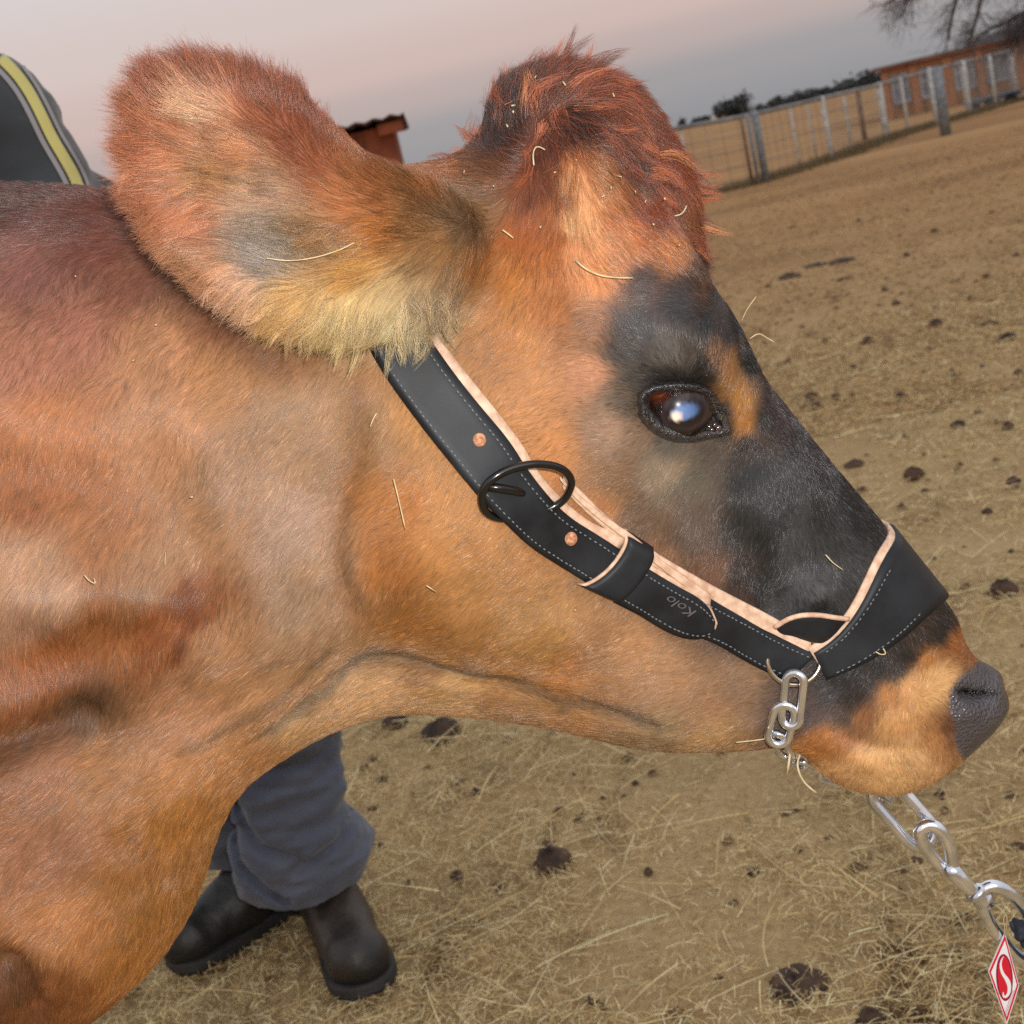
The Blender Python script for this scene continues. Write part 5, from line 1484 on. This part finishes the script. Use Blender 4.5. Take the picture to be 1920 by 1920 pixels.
# ------------------------------------------------------------------ long brick house
brick = material('orange_brick', srgb(176, 108, 66), .85)
n_, l_, b_ = nodes(brick); bt = n_.new('ShaderNodeTexBrick'); bt.inputs['Scale'].default_value = 4.0
bt.inputs['Color1'].default_value = (*srgb(176, 118, 78), 1); bt.inputs['Color2'].default_value = (*srgb(150, 98, 66), 1); bt.inputs['Mortar'].default_value = (*srgb(150, 130, 112), 1)
mp = n_.new('ShaderNodeMapping'); mp.inputs['Rotation'].default_value = (math.pi / 2, 0, 0); tcb = n_.new('ShaderNodeTexCoord'); l_.new(tcb.outputs['Object'], mp.inputs[0]); l_.new(mp.outputs[0], bt.inputs['Vector']); l_.new(bt.outputs[0], b_.inputs['Base Color'])
roof_m = noisy(material('dark_roof', srgb(62, 58, 60), .8), srgb(50, 46, 48), srgb(78, 72, 74), scale=.8)
fascia_m = noisy(material('fascia', srgb(120, 70, 48), .7), srgb(104, 58, 40), srgb(142, 86, 58), scale=1.5)
frame_m = noisy(material('window_frame', srgb(158, 160, 164), .6), srgb(146, 148, 152), srgb(170, 172, 176), scale=2)
pane_m = noisy(material('window_pane', srgb(112, 118, 128), .25, spec=.7), srgb(98, 104, 114), srgb(130, 136, 146), scale=1.2)
plaster = noisy(material('brown_plaster', srgb(136, 104, 72), .9), srgb(120, 92, 64), srgb(152, 118, 84), scale=2)
HY = 70.0
HC0 = at_y(1655, 164, HY)[:2]; HA = -math.atan2(HC0[0], HY)          # the left end wall points away from the lens
HD_, HN_ = np.array([math.cos(HA), math.sin(HA)]), np.array([-math.sin(HA), math.cos(HA)])
def hs(px):
    """distance along the front of the house at a photograph column"""
    d = ray(px, 214 - .231 * (px - 1350) + 20)[:2]
    return float(np.linalg.solve(np.array([HD_, -d]).T, -HC0)[0])
HM_ = np.eye(4); HM_[:2, 0] = HD_; HM_[:2, 1] = HN_; HM_[:2, 3] = HC0
Z0, Z1 = -1.0, 1.50
house = empty('house', (HC0[0], HC0[1], Z0)); tag(house, 'long low orange brick house with a dark roof and grey windows behind the fence', 'house')
hb_ = lambda *a: box(*a, M=HM_)
L1 = hs(2050) + 5
pill = [(hs(a), hs(b)) for a, b in [(1655, 1668), (1706, 1722), (1768, 1786), (1829, 1845), (1896, 1935), (1990, 2010)]]
while pill[-1][1] < L1: pill.append((pill[-1][1] + 1.6, pill[-1][1] + 2.1))
L1 = pill[-1][1]
parts = [hb_(0, L1, .10, 7, Z0, Z1)] + [hb_(a, b, -.12, .12, Z0, Z1 - .01) for a, b in pill] + [hb_(0, L1, -.05, .12, Z1 - .30, Z1 - .012)]
mesh_obj('wall', *join(parts), brick, house, smooth=False)
for i, (a, b) in enumerate(zip(pill[:-1], pill[1:])):
    mesh_obj('lower_wall', *hb_(a[1] + .004, b[0] - .004, .02, .13, Z0, -.28), plaster, house, smooth=False)
    xa, xb = a[1] + .05, b[0] - .05; za, zb = -.24, Z1 - .34
    fr = [hb_(xa, xa + .10, 0, .12, za, zb), hb_(xb - .10, xb, 0, .12, za, zb), hb_(xa + .10, xb - .10, 0, .12, zb - .10, zb), hb_(xa + .10, xb - .10, 0, .12, za, za + .10), hb_((xa + xb) / 2 - .04, (xa + xb) / 2 + .04, .01, .12, za + .10, zb - .10), hb_(xa + .1, xb - .1, .014, .11, .52, .60)]
    w = mesh_obj('window', *join(fr), frame_m, house, smooth=False)
    mesh_obj('pane', *hb_(xa + .1, xb - .1, .05, .09, za + .1, zb - .1), pane_m, w, smooth=False)
mesh_obj('fascia', *hb_(-.4, L1 + .5, -.35, -.27, Z1, Z1 + .14), fascia_m, house, smooth=False)
def hv(V): return [tuple(np.append(HC0 + HD_ * x + HN_ * y, z)) for x, y, z in V]
RX = hs(1800)
RF = [(0, 1, 2, 3), (3, 2, 4, 5), (0, 3, 5), (1, 4, 2), (0, 5, 4, 1)]
mesh_obj('roof', hv([(-.4, -.36, Z1 + .145), (L1 + .5, -.36, Z1 + .145), (L1 + .5, 3.4, Z1 + .34), (-.4, 3.4, Z1 + .2), (L1 + .5, 7.4, Z1 + .145), (-.4, 7.4, Z1 + .145)]), RF, roof_m, house, smooth=False)
mesh_obj('roof', hv([(RX, -.30, Z1 + .15), (L1 + .45, -.30, Z1 + .15), (L1 + .45, 3.4, Z1 + 1.3), (RX + 3.0, 3.4, Z1 + .8), (L1 + .45, 7.3, Z1 + .15), (RX, 7.3, Z1 + .15)]), RF, roof_m, house, smooth=False)
# low blue trailer bed parked by the house
tx0, tx1 = at_y(1822, 190, 45)[0], at_y(1900, 170, 45)[0]; tz = float(gz(0, 45))
tr = empty('flat_trailer', (tx0, 45, tz)); tag(tr, 'low flat grey blue trailer bed standing behind the white fence posts', 'trailer')
mesh_obj('bed', *box(tx0, tx1, 44.4, 45.8, tz + .22, tz + .36), noisy(material('trailer_paint', srgb(72, 84, 98), .6), srgb(60, 70, 84), srgb(92, 104, 116), scale=2), tr, smooth=False)
tyre = material('tyre', srgb(28, 28, 30), .8)
for x in (tx0 + .35, tx1 - .35):
    for y in (44.45, 45.75): mesh_obj('wheel', *tube(np.array([[x, y - .09, tz + .17], [x, y + .09, tz + .17]]), .17, seg=18), tyre, tr)
# ------------------------------------------------------------------ tin shed behind the ear
SY = 12.0
sx = lambda px, py: at_y(px, py, SY)
p = sx(741, 262); zt = sx(741, 232)[2]
shed = empty('shed', (p[0] - .9, SY, 0)); tag(shed, 'small rusty brown shed with a flat tin roof showing between the ears', 'shed')
shed_m = noisy(material('rusty_board', srgb(132, 64, 38), .85), srgb(96, 44, 28), srgb(158, 84, 50), scale=3, bump=.3, bscale=20)
wv = [box(p[0] - 1.9, p[0], SY, SY + 1.6, -.05, zt)] + [box(p[0] - 1.9 + .2 * i, p[0] - 1.9 + .2 * i + .03, SY - .02, SY - .002, 0, zt - .02) for i in range(9)]
mesh_obj('wall', *join(wv), shed_m, shed, smooth=False)
nu = 60; V = []
for k_, (yy, dz) in enumerate([(SY - .16, .02), (SY + 1.75, -.02)]):
    for th in (0, -.02):
        for i in range(nu):
            x = p[0] - 2.05 + 2.17 * i / (nu - 1); V.append((x, yy + .03 * math.sin(i * 2.1), zt + .045 + dz + .012 * math.sin(i * 1.6) + th))
Fq = []
for i in range(nu - 1):
    a0, a1, b0, b1 = i, nu + i, 2 * nu + i, 3 * nu + i
    Fq += [(a0, a0 + 1, b0 + 1, b0), (a1, b1, b1 + 1, a1 + 1), (a0, a1, a1 + 1, a0 + 1), (b0, b0 + 1, b1 + 1, b1)]
Fq += [(0, 2 * nu, 3 * nu, nu), (nu - 1, 2 * nu - 1, 4 * nu - 1, 3 * nu - 1)]
mesh_obj('roof', V, Fq, noisy(material('tin_roof', srgb(64, 42, 36), .7, metal=.2), srgb(46, 32, 30), srgb(92, 62, 50), scale=4), shed)
mesh_obj('beam', *box(p[0] - .12, p[0] + .09, SY - .1, SY + .02, zt - .07, zt + .018), shed_m, shed, smooth=False)
# ------------------------------------------------------------------ far trees
leaf_m = material('dark_foliage', srgb(52, 58, 54), .9); noisy(leaf_m, srgb(58, 63, 62), srgb(88, 92, 90), scale=.8)  # distance haze mixed into the foliage greys
bark = material('bark', srgb(70, 60, 54), .9); noisy(bark, srgb(54, 46, 42), srgb(88, 78, 70), scale=6)
def far_tree(px, py, rx, ry, D, seed, lab, thin=1.0):
    r = np.random.default_rng(seed); k = D / F_PX
    c = at_y(px, py, D); base = np.array([c[0], D, -.9])
    root = empty('tree', tuple(base)); tag(root, lab, 'tree', 'dark trees on the horizon')
    c = c - [0, 0, ry * k * .45]; rx *= 1.25; ry *= 1.2; n = int(900 * thin); V = []
    cl = r.normal(0, 1, (9, 3)); cl /= np.linalg.norm(cl, axis=1)[:, None]; cl *= r.uniform(.2, .75, (9, 1))
    for i in range(n):
        q_ = cl[r.integers(0, 9)] + r.normal(0, .24, 3); m_ = c + q_ * np.array([rx, rx, ry]) * k
        a = r.normal(0, 1, 3); a /= np.linalg.norm(a); b2 = np.cross(a, r.normal(0, 1, 3)); b2 /= np.linalg.norm(b2); s_ = k * r.uniform(1.6, 4.0)
        V += [m_ - a * s_, m_ + b2 * s_, m_ + a * s_, m_ - b2 * s_]
    mesh_obj('crown', V, [(4 * i, 4 * i + 1, 4 * i + 2, 4 * i + 3) for i in range(n)], leaf_m, root, smooth=False)
    mesh_obj('trunk', *tube(np.array([base, (base + c) / 2 + [k * 2, 0, 0], c]), [k * 2.6, k * 1.8, k * .8], seg=7), bark, root)
for a in [(1362, 200, 20, 16, 440, 1, 'small dark tree left of the gate posts on the horizon, left one of a pair'), (1388, 190, 22, 20, 440, 2, 'taller dark tree right beside it left of the gate posts'),
          (1425, 204, 12, 9, 460, 3, 'low bush right above the gate posts'), (1462, 192, 22, 12, 450, 4, 'low dark tree where the long tree row begins'), (1494, 176, 22, 20, 450, 5, 'dark tree with a pointed top in the left part of the row'),
          (1528, 176, 26, 16, 450, 6, 'rounded tree in the middle of the row'), (1560, 168, 24, 17, 450, 7, 'rounded tree right of the middle of the row'), (1592, 156, 26, 21, 440, 8, 'tall dark tree near the house end of the row'),
          (1624, 147, 24, 20, 440, 9, 'dark tree next to the house corner'), (1655, 138, 24, 20, 440, 10, 'dark tree rising just behind the left house corner'), (1280, 232, 7, 14, 500, 11, 'tiny slim hazy tree beside the cow forehead'), (1310, 226, 16, 8, 520, 12, 'low hazy bush left of the tree pair'),
          (1090, 285, 60, 24, 450, 13, 'wide tree hidden behind the poll of the cow')]:
    far_tree(*a)
# ------------------------------------------------------------------ bare tree over the house
TY = 40.0
bt_ = empty('bare_tree', (at_y(2120, 190, TY)[0], TY, float(gz(0, TY)))); tag(bt_, 'leafless tree with fine drooping branches over the house roof at the top right', 'tree')
def limb(P_, r0, r1):
    c = resample(chaikin([at_y(a, b, TY + d) for a, b, d in P_], 2, closed=False), 26)
    return c, np.linspace(r0, r1, 26) * TY / F_PX
T0 = np.array([bt_.location[0], TY, bt_.location[2] - .1])
tc0 = resample(chaikin([T0, T0 + [-.05, 0, 1.2], T0 + [-.15, .1, 2.6], at_y(2070, -60, TY)], 2, closed=False), 16)
mesh_obj('trunk', *tube(tc0, np.linspace(26, 16, 16) * TY / F_PX, seg=12), bark, bt_)
LM = [([(2070, -60, 0), (1980, -130, 1), (1870, -90, 1), (1800, -20, 0), (1784, 30, 0), (1778, 74, 0)], 9, 2.2), ([(2070, -60, 0), (1960, -80, -1), (1860, -50, -1), (1836, 10, -1), (1828, 50, -1), (1816, 80, -1)], 8, 2.2),
      ([(2080, 0, 0), (2010, -10, 0), (1930, 18, 0), (1890, 42, 0), (1850, 56, 0), (1826, 78, 0)], 7, 2), ([(1980, -130, 1), (1860, -140, 1), (1760, -90, 2), (1710, -20, 2), (1690, 30, 2)], 6, 1.5),
      ([(1870, -90, 1), (1790, -90, 2), (1730, -40, 2), (1680, -5, 2), (1655, 12, 2)], 5, 1.2), ([(1930, 18, 0), (1925, 50, 0), (1900, 74, 0)], 4, 1.2), ([(2070, -60, 0), (2000, -40, 2), (1950, 0, 2), (1930, 40, 2)], 5, 1.2),
      ([(2070, -60, 0), (2160, -120, 0), (2250, -60, 0), (2290, 30, 0)], 8, 2), ([(2070, -60, 0), (2090, -200, 0), (2020, -300, 0)], 8, 2)]
parts, tw = [], []
r = np.random.default_rng(77)
CURV = [limb(*q_) for q_ in LM]
for k in range(12):                                 # the rest of the crown, out of the picture
    a = k * 2.4; st = tc0[[9, 12, 15][k % 3]]; L_ = r.uniform(2.2, 3.4); t_ = np.linspace(0, 1, 26)[:, None]
    c = st + np.array([math.cos(a) * (.45 if math.cos(a) < 0 else 1), math.sin(a), 0]) * L_ * .8 * t_ + np.array([0, 0, 1.0]) * L_ * (t_ * r.uniform(.9, 1.5) - .55 * t_ ** 2) + np.cumsum(r.normal(0, .025, (26, 3)), 0)
    CURV.append((c, np.linspace(9, 2, 26) * TY / F_PX))
for c, rad in CURV:
    parts.append(tube(c, rad, seg=8))
    Lm = len(c)
    for _ in range(120):
        i = r.integers(6, Lm); p = c[i] + r.normal(0, .01, 3)
        d = np.array([r.normal(-.55, .6), r.normal(0, .5), r.normal(-.25, .55)]); d /= np.linalg.norm(d); Ln = r.uniform(.3, 1.0)
        t_ = np.linspace(0, 1, 7)[:, None]; wob = np.cumsum(r.normal(0, .03, (7, 3)), 0)
        br = p + d * Ln * t_ + np.array([0, 0, -.28]) * Ln * t_ ** 2 + wob * t_; tw.append(br)
        for _ in range(3):
            j = r.integers(1, 6); d2 = d + r.normal(0, .7, 3); d2 /= np.linalg.norm(d2); L2 = Ln * r.uniform(.3, .6)
            tw.append(br[j] + d2 * L2 * t_ + np.array([0, 0, -.2]) * L2 * t_ ** 2 + np.cumsum(r.normal(0, .02, (7, 3)), 0) * t_)
mesh_obj('limb', *join(parts), bark, bt_)
tw = np.array(tw); tag(hair_obj('twigs', None, tw, .0060, .0030, np.tile(srgb(84, 74, 70), (len(tw), 1)), dry_m, bt_), kind='stuff')
# ------------------------------------------------------------------ the person behind the cow
def sdf_grid(x0, x1, y0, y1, z0, z1, g):
    return np.arange(x0, x1, g), np.arange(y0, y1, g), np.arange(z0, z1, g)
class Sdf:
    def __init__(s, x, y, z): s.x, s.y, s.z = x, y, z; s.F = np.full((len(x), len(y), len(z)), -.2, np.float32)
    def cap(s, a, ra, b, rb, k=.02, sq=(1, 1, 1)):
        a, b = np.array(a, float), np.array(b, float); m_ = max(ra, rb) / min(sq) + k * 2 + .02
        lo, hi = np.minimum(a, b) - m_, np.maximum(a, b) + m_
        i0, i1 = np.searchsorted(s.x, [lo[0], hi[0]]); j0, j1 = np.searchsorted(s.y, [lo[1], hi[1]]); k0, k1 = np.searchsorted(s.z, [lo[2], hi[2]])
        X, Y, Z = s.x[i0:i1, None, None], s.y[None, j0:j1, None], s.z[None, None, k0:k1]
        d = b - a; t = np.clip(((X - a[0]) * d[0] + (Y - a[1]) * d[1] + (Z - a[2]) * d[2]) / (d @ d + 1e-9), 0, 1)
        q_ = np.sqrt(((X - a[0] - t * d[0]) * sq[0]) ** 2 + ((Y - a[1] - t * d[1]) * sq[1]) ** 2 + ((Z - a[2] - t * d[2]) * sq[2]) ** 2)
        f = (ra + (rb - ra) * t - q_).astype(np.float32); c = s.F[i0:i1, j0:j1, k0:k1]
        s.F[i0:i1, j0:j1, k0:k1] = smax(c, f, np.float32(k)) if k > 0 else np.maximum(c, f)
    def noise(s, sc, amp, seed, stretch=(1, 1, 1)):
        b_ = np.abs(s.F) < .05; I_ = np.nonzero(b_); P = np.stack([s.x[I_[0]], s.y[I_[1]], s.z[I_[2]]], -1) * stretch
        s.F[b_] += (hash_noise(P, sc, seed, 3) * amp).astype(np.float32)
    def cut(s, ax, v, keep_above=True):
        c = (s.x, s.y, s.z)[ax]; sh_ = [1, 1, 1]; sh_[ax] = -1; p_ = (c - v).reshape(sh_).astype(np.float32) * (1 if keep_above else -1)
        s.F = np.minimum(s.F, p_)
    def mesh(s):
        s.F[0] = s.F[-1] = -1; s.F[:, 0] = s.F[:, -1] = -1; s.F[:, :, 0] = s.F[:, :, -1] = -1
        return surface_nets(s.F, s.x, s.y, s.z)
PB = np.array([-.52, 2.25, 0.0])
person = empty('person', (-.52, 2.25, 0)); tag(person, 'person standing behind the cow in black boots, blue trousers and yellow striped dark jacket', 'person')
NK = np.array([-.745, 2.10, 1.510]); HIP = np.array([-.56, 2.24, .90])
SHL = NK + [.165, .0, -.075]; SHR = NK + [-.19, .03, -.04]
def hand(S, wrist, d, nrm, side):
    d = np.array(d, float); d /= np.linalg.norm(d); nrm = np.array(nrm, float); nrm /= np.linalg.norm(nrm); w_ = np.cross(d, nrm)
    pl = wrist + d * .085
    for q_ in (-.030, -.010, .010, .030): S.cap(wrist + w_ * q_ * .6, .017, pl + w_ * q_, .013, .008)
    for q_, L in ((-.030, .058), (-.010, .072), (.010, .078), (.030, .070)):
        a = pl + w_ * q_; b = a + d * L * .5 - nrm * .008; c = b + d * L * .38 - nrm * .022
        S.cap(a, .0092, b, .0088, .003); S.cap(b, .0088, c, .0078, .003)
    a = wrist + d * .022 + w_ * side * .028; b = a + (d * .7 + w_ * side * .7) * .042; S.cap(a, .013, b, .0105, .006); S.cap(b, .0105, b + d * .032 - nrm * .008, .009, .003)
S = Sdf(*sdf_grid(-1.12, -.22, 1.70, 2.55, -.02, 1.84, .006))
S.cap(HIP, .12, HIP + [-.05, -.05, .25], .11, .05); S.cap(HIP + [-.05, -.05, .25], .12, NK + [0, 0, -.12], .12, .05)
S.cap(SHL - [.03, 0, .03], .04, SHR + [.03, 0, -.03], .04, .04); S.cap(NK + [0, 0, -.05], .058, NK + [0, -.02, .07], .055, .03)
HC = NK + [-.005, -.035, .185]
S.cap(HC + [0, .01, .02], .082, HC + [0, .02, .035], .085, .03, (1.1, .95, 1)); S.cap(HC + [0, -.02, -.03], .062, HC + [0, -.035, -.075], .035, .03)
S.cap(HC + [0, -.095, .0], .011, HC + [0, -.108, -.03], .015, .012); S.cap(HC + [-.02, -.088, -.058], .007, HC + [.02, -.088, -.058], .007, .006)
for q_ in (-1, 1): S.cap(HC + [q_ * .082, .01, .01], .016, HC + [q_ * .084, .012, -.02], .012, .006, (1.6, 1, 1))
ELL, WRL = SHL + [.06, -.10, -.24], SHL + [.03, -.32, -.27]
ELR, WRR = SHR + [-.06, -.08, -.25], SHR + [-.02, -.30, -.30]
for sh_, el, wr, sd in ((SHL, ELL, WRL, -1), (SHR, ELR, WRR, 1)):
    S.cap(sh_ - [0, 0, .04], .04, el, .034, .03); S.cap(el, .036, wr, .024, .02); hand(S, wr + (wr - el) * .05, wr - el, (0, 0, 1), sd)
ANK2, ANK1 = np.array([-.47, 2.20, .10]), np.array([-.60, 2.33, .10])
KN2, KN1 = np.array([-.49, 2.14, .47]), np.array([-.64, 2.26, .47])
for hp_, kn, an in ((HIP + [.08, 0, 0], KN2, ANK2), (HIP + [-.08, 0, 0], KN1, ANK1)):
    S.cap(hp_, .085, kn, .055, .04); S.cap(kn, .055, an, .037, .03); S.cap(an, .037, an * [1, 1, .3], .035, .02)
skin_m = noisy(material('human_skin', srgb(150, 100, 78), .5), srgb(140, 92, 70), srgb(162, 112, 88), scale=20)
pb_ = fast_mesh('person_body', *S.mesh(), skin_m, person); pb_.name = 'body'
eyem = material('human_eye', srgb(30, 22, 18), .15)
for q_ in (-1, 1):
    c = HC + [q_ * .030, -.082, .004]; mesh_obj('eye', *tube(np.array([c + [0, -.006, 0], c, c + [0, .004, 0]]), [.004, .009, .009], seg=14), eyem, pb_)
S = Sdf(*sdf_grid(-1.0, -.3, 1.9, 2.5, 1.40, 1.86, .008)); S.cap(HC + [0, .025, .045], .092, HC + [0, .035, .02], .090, .02, (1.05, .95, 1)); 
S.F = np.minimum(S.F, (S.y - (HC[1] - .055))[None, :, None].astype(np.float32) + ((S.z - HC[2] - .05)[None, None, :]).astype(np.float32).clip(0, .1))
fast_mesh('hair', *S.mesh(), noisy(material('human_hair', srgb(30, 24, 20), .6), srgb(22, 18, 15), srgb(44, 34, 28), scale=90, bump=.5, bscale=300, bdist=.002), person)
# jacket
S = Sdf(*sdf_grid(-1.15, -.2, 1.72, 2.60, .80, 1.60, .008))
S.cap(HIP + [0, 0, .0], .185, HIP + [-.05, -.05, .25], .185, .06, (1, 1.25, 1)); S.cap(HIP + [-.05, -.05, .25], .185, NK + [0, 0, -.17], .175, .06, (1, 1.25, 1))
S.cap(NK + [.11, 0, -.075], .092, NK + [-.11, .02, -.075], .092, .06); S.cap(NK + [0, 0, -.05], .080, NK + [0, -.005, .03], .072, .03)
for sh_, el, wr in ((SHL, ELL, WRL), (SHR, ELR, WRR)):
    S.cap(sh_ + [0, 0, -.03], .080, el, .064, .05); S.cap(el, .066, wr, .045, .03)
S.noise(9, .016, 3, (1, 1, 1.6)); S.noise(30, .003, 5)
jack_m = material('dark_jacket', srgb(44, 48, 52), .8, sheen=.3); noisy(jack_m, srgb(36, 40, 44), srgb(56, 61, 66), scale=6, bump=.3, bscale=600, bdist=.001)
JV, JF = S.mesh(); jacket = fast_mesh('jacket', JV, JF, jack_m, person)
jb = BVHTree.FromPolygons(JV.tolist(), JF.tolist())
def jhit(px, py, off):
    d = ray(px, py); d /= np.linalg.norm(d); loc, nrm, _, _ = jb.ray_cast(Vector((0, 0, CAM_H)), Vector(d))
    return (np.array(loc) + np.array(nrm) * off) if loc is not None else None
def stripe(cl, wl_, off, m, nm):
    C = resample(chaikin(cl, 2, closed=False), 40); T = np.gradient(C, axis=0); T /= np.linalg.norm(T, axis=1)[:, None]; N = np.stack([-T[:, 1], T[:, 0]], 1)
    G = []
    for i in range(40):
        row = [jhit(*(C[i] + N[i] * w), off) for w in np.linspace(wl_[0], wl_[1], 5)]
        if all(q_ is not None for q_ in row): G.append(row)
    G = np.array(G); 
    for _ in range(2): G[1:-1] = (G[:-2] + 2 * G[1:-1] + G[2:]) / 4
    mesh_obj(nm, *slab(G, .0015), m, jacket)
CLs = [(-40, 80), (5, 112), (42, 152), (72, 205), (94, 255), (122, 300), (146, 345), (160, 400)]
stripe(CLs, (-9, 11), .002, material('yellow_tape', srgb(200, 190, 112), .55), 'yellow_stripe')
stripe([(a - 6, b + 4) for a, b in CLs], (8, 17), .002, material('silver_tape', srgb(146, 142, 142), .45), 'silver_stripe')
stripe([(a + 4, b - 3) for a, b in CLs], (-15, -9), .002, material('silver_tape', srgb(146, 142, 142), .45), 'silver_stripe')
# trousers: two baggy legs whose hems pile up on the boots
S = Sdf(*sdf_grid(-.95, -.2, 1.9, 2.6, .07, 1.0, .006))
S.cap(HIP + [0, 0, .06], .15, HIP + [0, 0, -.02], .15, .05, (1, 1.15, 1))
g_ = lambda px, py, y: at_y(px, py, y)
for pts in ([(HIP + [.08, 0, -.02], .105), (g_(520, 1330, 2.13), .100), (g_(527, 1455, 2.13), .092), (g_(545, 1530, 2.14), .096), (g_(562, 1590, 2.15), .112), (g_(566, 1640, 2.16), .106)],
            [(HIP + [-.08, 0, -.02], .105), (g_(395, 1400, 2.28), .095), (g_(440, 1540, 2.31), .085), (g_(478, 1610, 2.32), .085), (g_(476, 1640, 2.32), .080)]):
    for (a, ra), (b2, rb) in zip(pts[:-1], pts[1:]): S.cap(a, ra, b2, rb, .02)
    e = pts[-1][0]; S.F  # hem
S.noise(7, .022, 8, (1, 1, 2.2)); S.noise(18, .012, 12, (1, 1, 2.4)); S.noise(45, .003, 13)
# long curved folds swinging round the shin
XX, YY, ZZ = np.meshgrid(S.x, S.y, S.z, indexing='ij')
for (p0, p1, p2, w, amp) in [((432, 1480), (470, 1590), (560, 1600), .010, .020), ((560, 1605), (640, 1590), (688, 1545), .010, .020), ((412, 1520), (440, 1640), (540, 1690), .008, .022)]:
    C = chaikin([g_(*p0, 2.09), g_(*p1, 2.05), g_(*p2, 2.06)], 3, closed=False)
    d = np.full(XX.shape, 9., np.float32)
    for q_ in resample(C, 24): d = np.minimum(d, (XX - q_[0]) ** 2 + (ZZ - q_[2]) ** 2)
    S.F -= (amp * np.exp(-d / w ** 2) * (YY < 2.2)).astype(np.float32)
del XX, YY, ZZ
S.cut(2, .13)
tr_m = material('blue_trousers', srgb(72, 78, 94), .85, sheen=.2)
noisy(tr_m, srgb(64, 71, 88), srgb(84, 88, 101), scale=4, bump=.4, bscale=900, bdist=.0008)
fast_mesh('trousers', *S.mesh(), tr_m, person)
# boots
boot_m = material('black_boot', srgb(36, 33, 31), .45, spec=.5); noisy(boot_m, srgb(30, 29, 28), srgb(72, 58, 47), scale=6, bump=.3, bscale=150, rough=.48, lo=.45, hi=.8, bdist=.003)
sole_m = noisy(material('boot_sole', srgb(26, 25, 24), .7), srgb(22, 21, 20), srgb(44, 40, 36), scale=20, bump=.4, bscale=80, bdist=.003)
for heel, toe in ((np.array([-.515, 2.35, 0]), np.array([-.725, 2.185, 0])), (np.array([-.475, 2.235, 0]), np.array([-.395, 1.985, 0]))):
    d = toe - heel; d /= np.linalg.norm(d)
    S = Sdf(np.arange(min(heel[0], toe[0]) - .12, max(heel[0], toe[0]) + .12, .005), np.arange(min(heel[1], toe[1]) - .12, max(heel[1], toe[1]) + .12, .005), np.arange(-.02, .30, .005))
    S.cap(heel + d * .02 + [0, 0, .06], .042, heel + d * .03 + [0, 0, .22], .050, .03); S.cap(heel + d * .02 + [0, 0, .05], .042, heel + d * .12 + [0, 0, .06], .044, .03)
    S.cap(heel + d * .05 + [0, 0, .13], .046, heel + d * .16 + [0, 0, .075], .042, .04); S.cap(heel + d * .15 + [0, 0, .05], .046, toe - d * .02 + [0, 0, .048], .052, .03)
    S.noise(22, .005, 4); S.noise(60, .0015, 6); S.cut(2, .022)
    bo = fast_mesh('boot', *S.mesh(), boot_m, person)
    w_ = np.array([-d[1], d[0], 0])
    outl = []
    for t, hw in ((-.03, .022), (-.022, .036), (0, .044), (.06, .043), (.12, .045), (.18, .054), (.235, .058), (.27, .052), (.293, .036), (.302, .015)): outl.append((t, hw))
    L = [heel + d * (t * .98) + w_ * hw for t, hw in outl] + [heel + d * (t * .98) - w_ * hw for t, hw in outl[::-1]]
    L = chaikin(L, 2); n = len(L); V = []
    for z, k in ((0, .97), (.004, 1.0), (.014, 1.02), (.016, 1.0), (.024, 1.02), (.027, .97)):
        c = L.mean(0); V += [c + (q_ - c) * k + [0, 0, z + .002] for q_ in L]
    Fq = [(r_ * n + i, r_ * n + (i + 1) % n, (r_ + 1) * n + (i + 1) % n, (r_ + 1) * n + i) for r_ in range(5) for i in range(n)] + [tuple(range(n))[::-1], tuple(5 * n + i for i in range(n))]
    mesh_obj('sole', V, Fq, sole_m, bo)
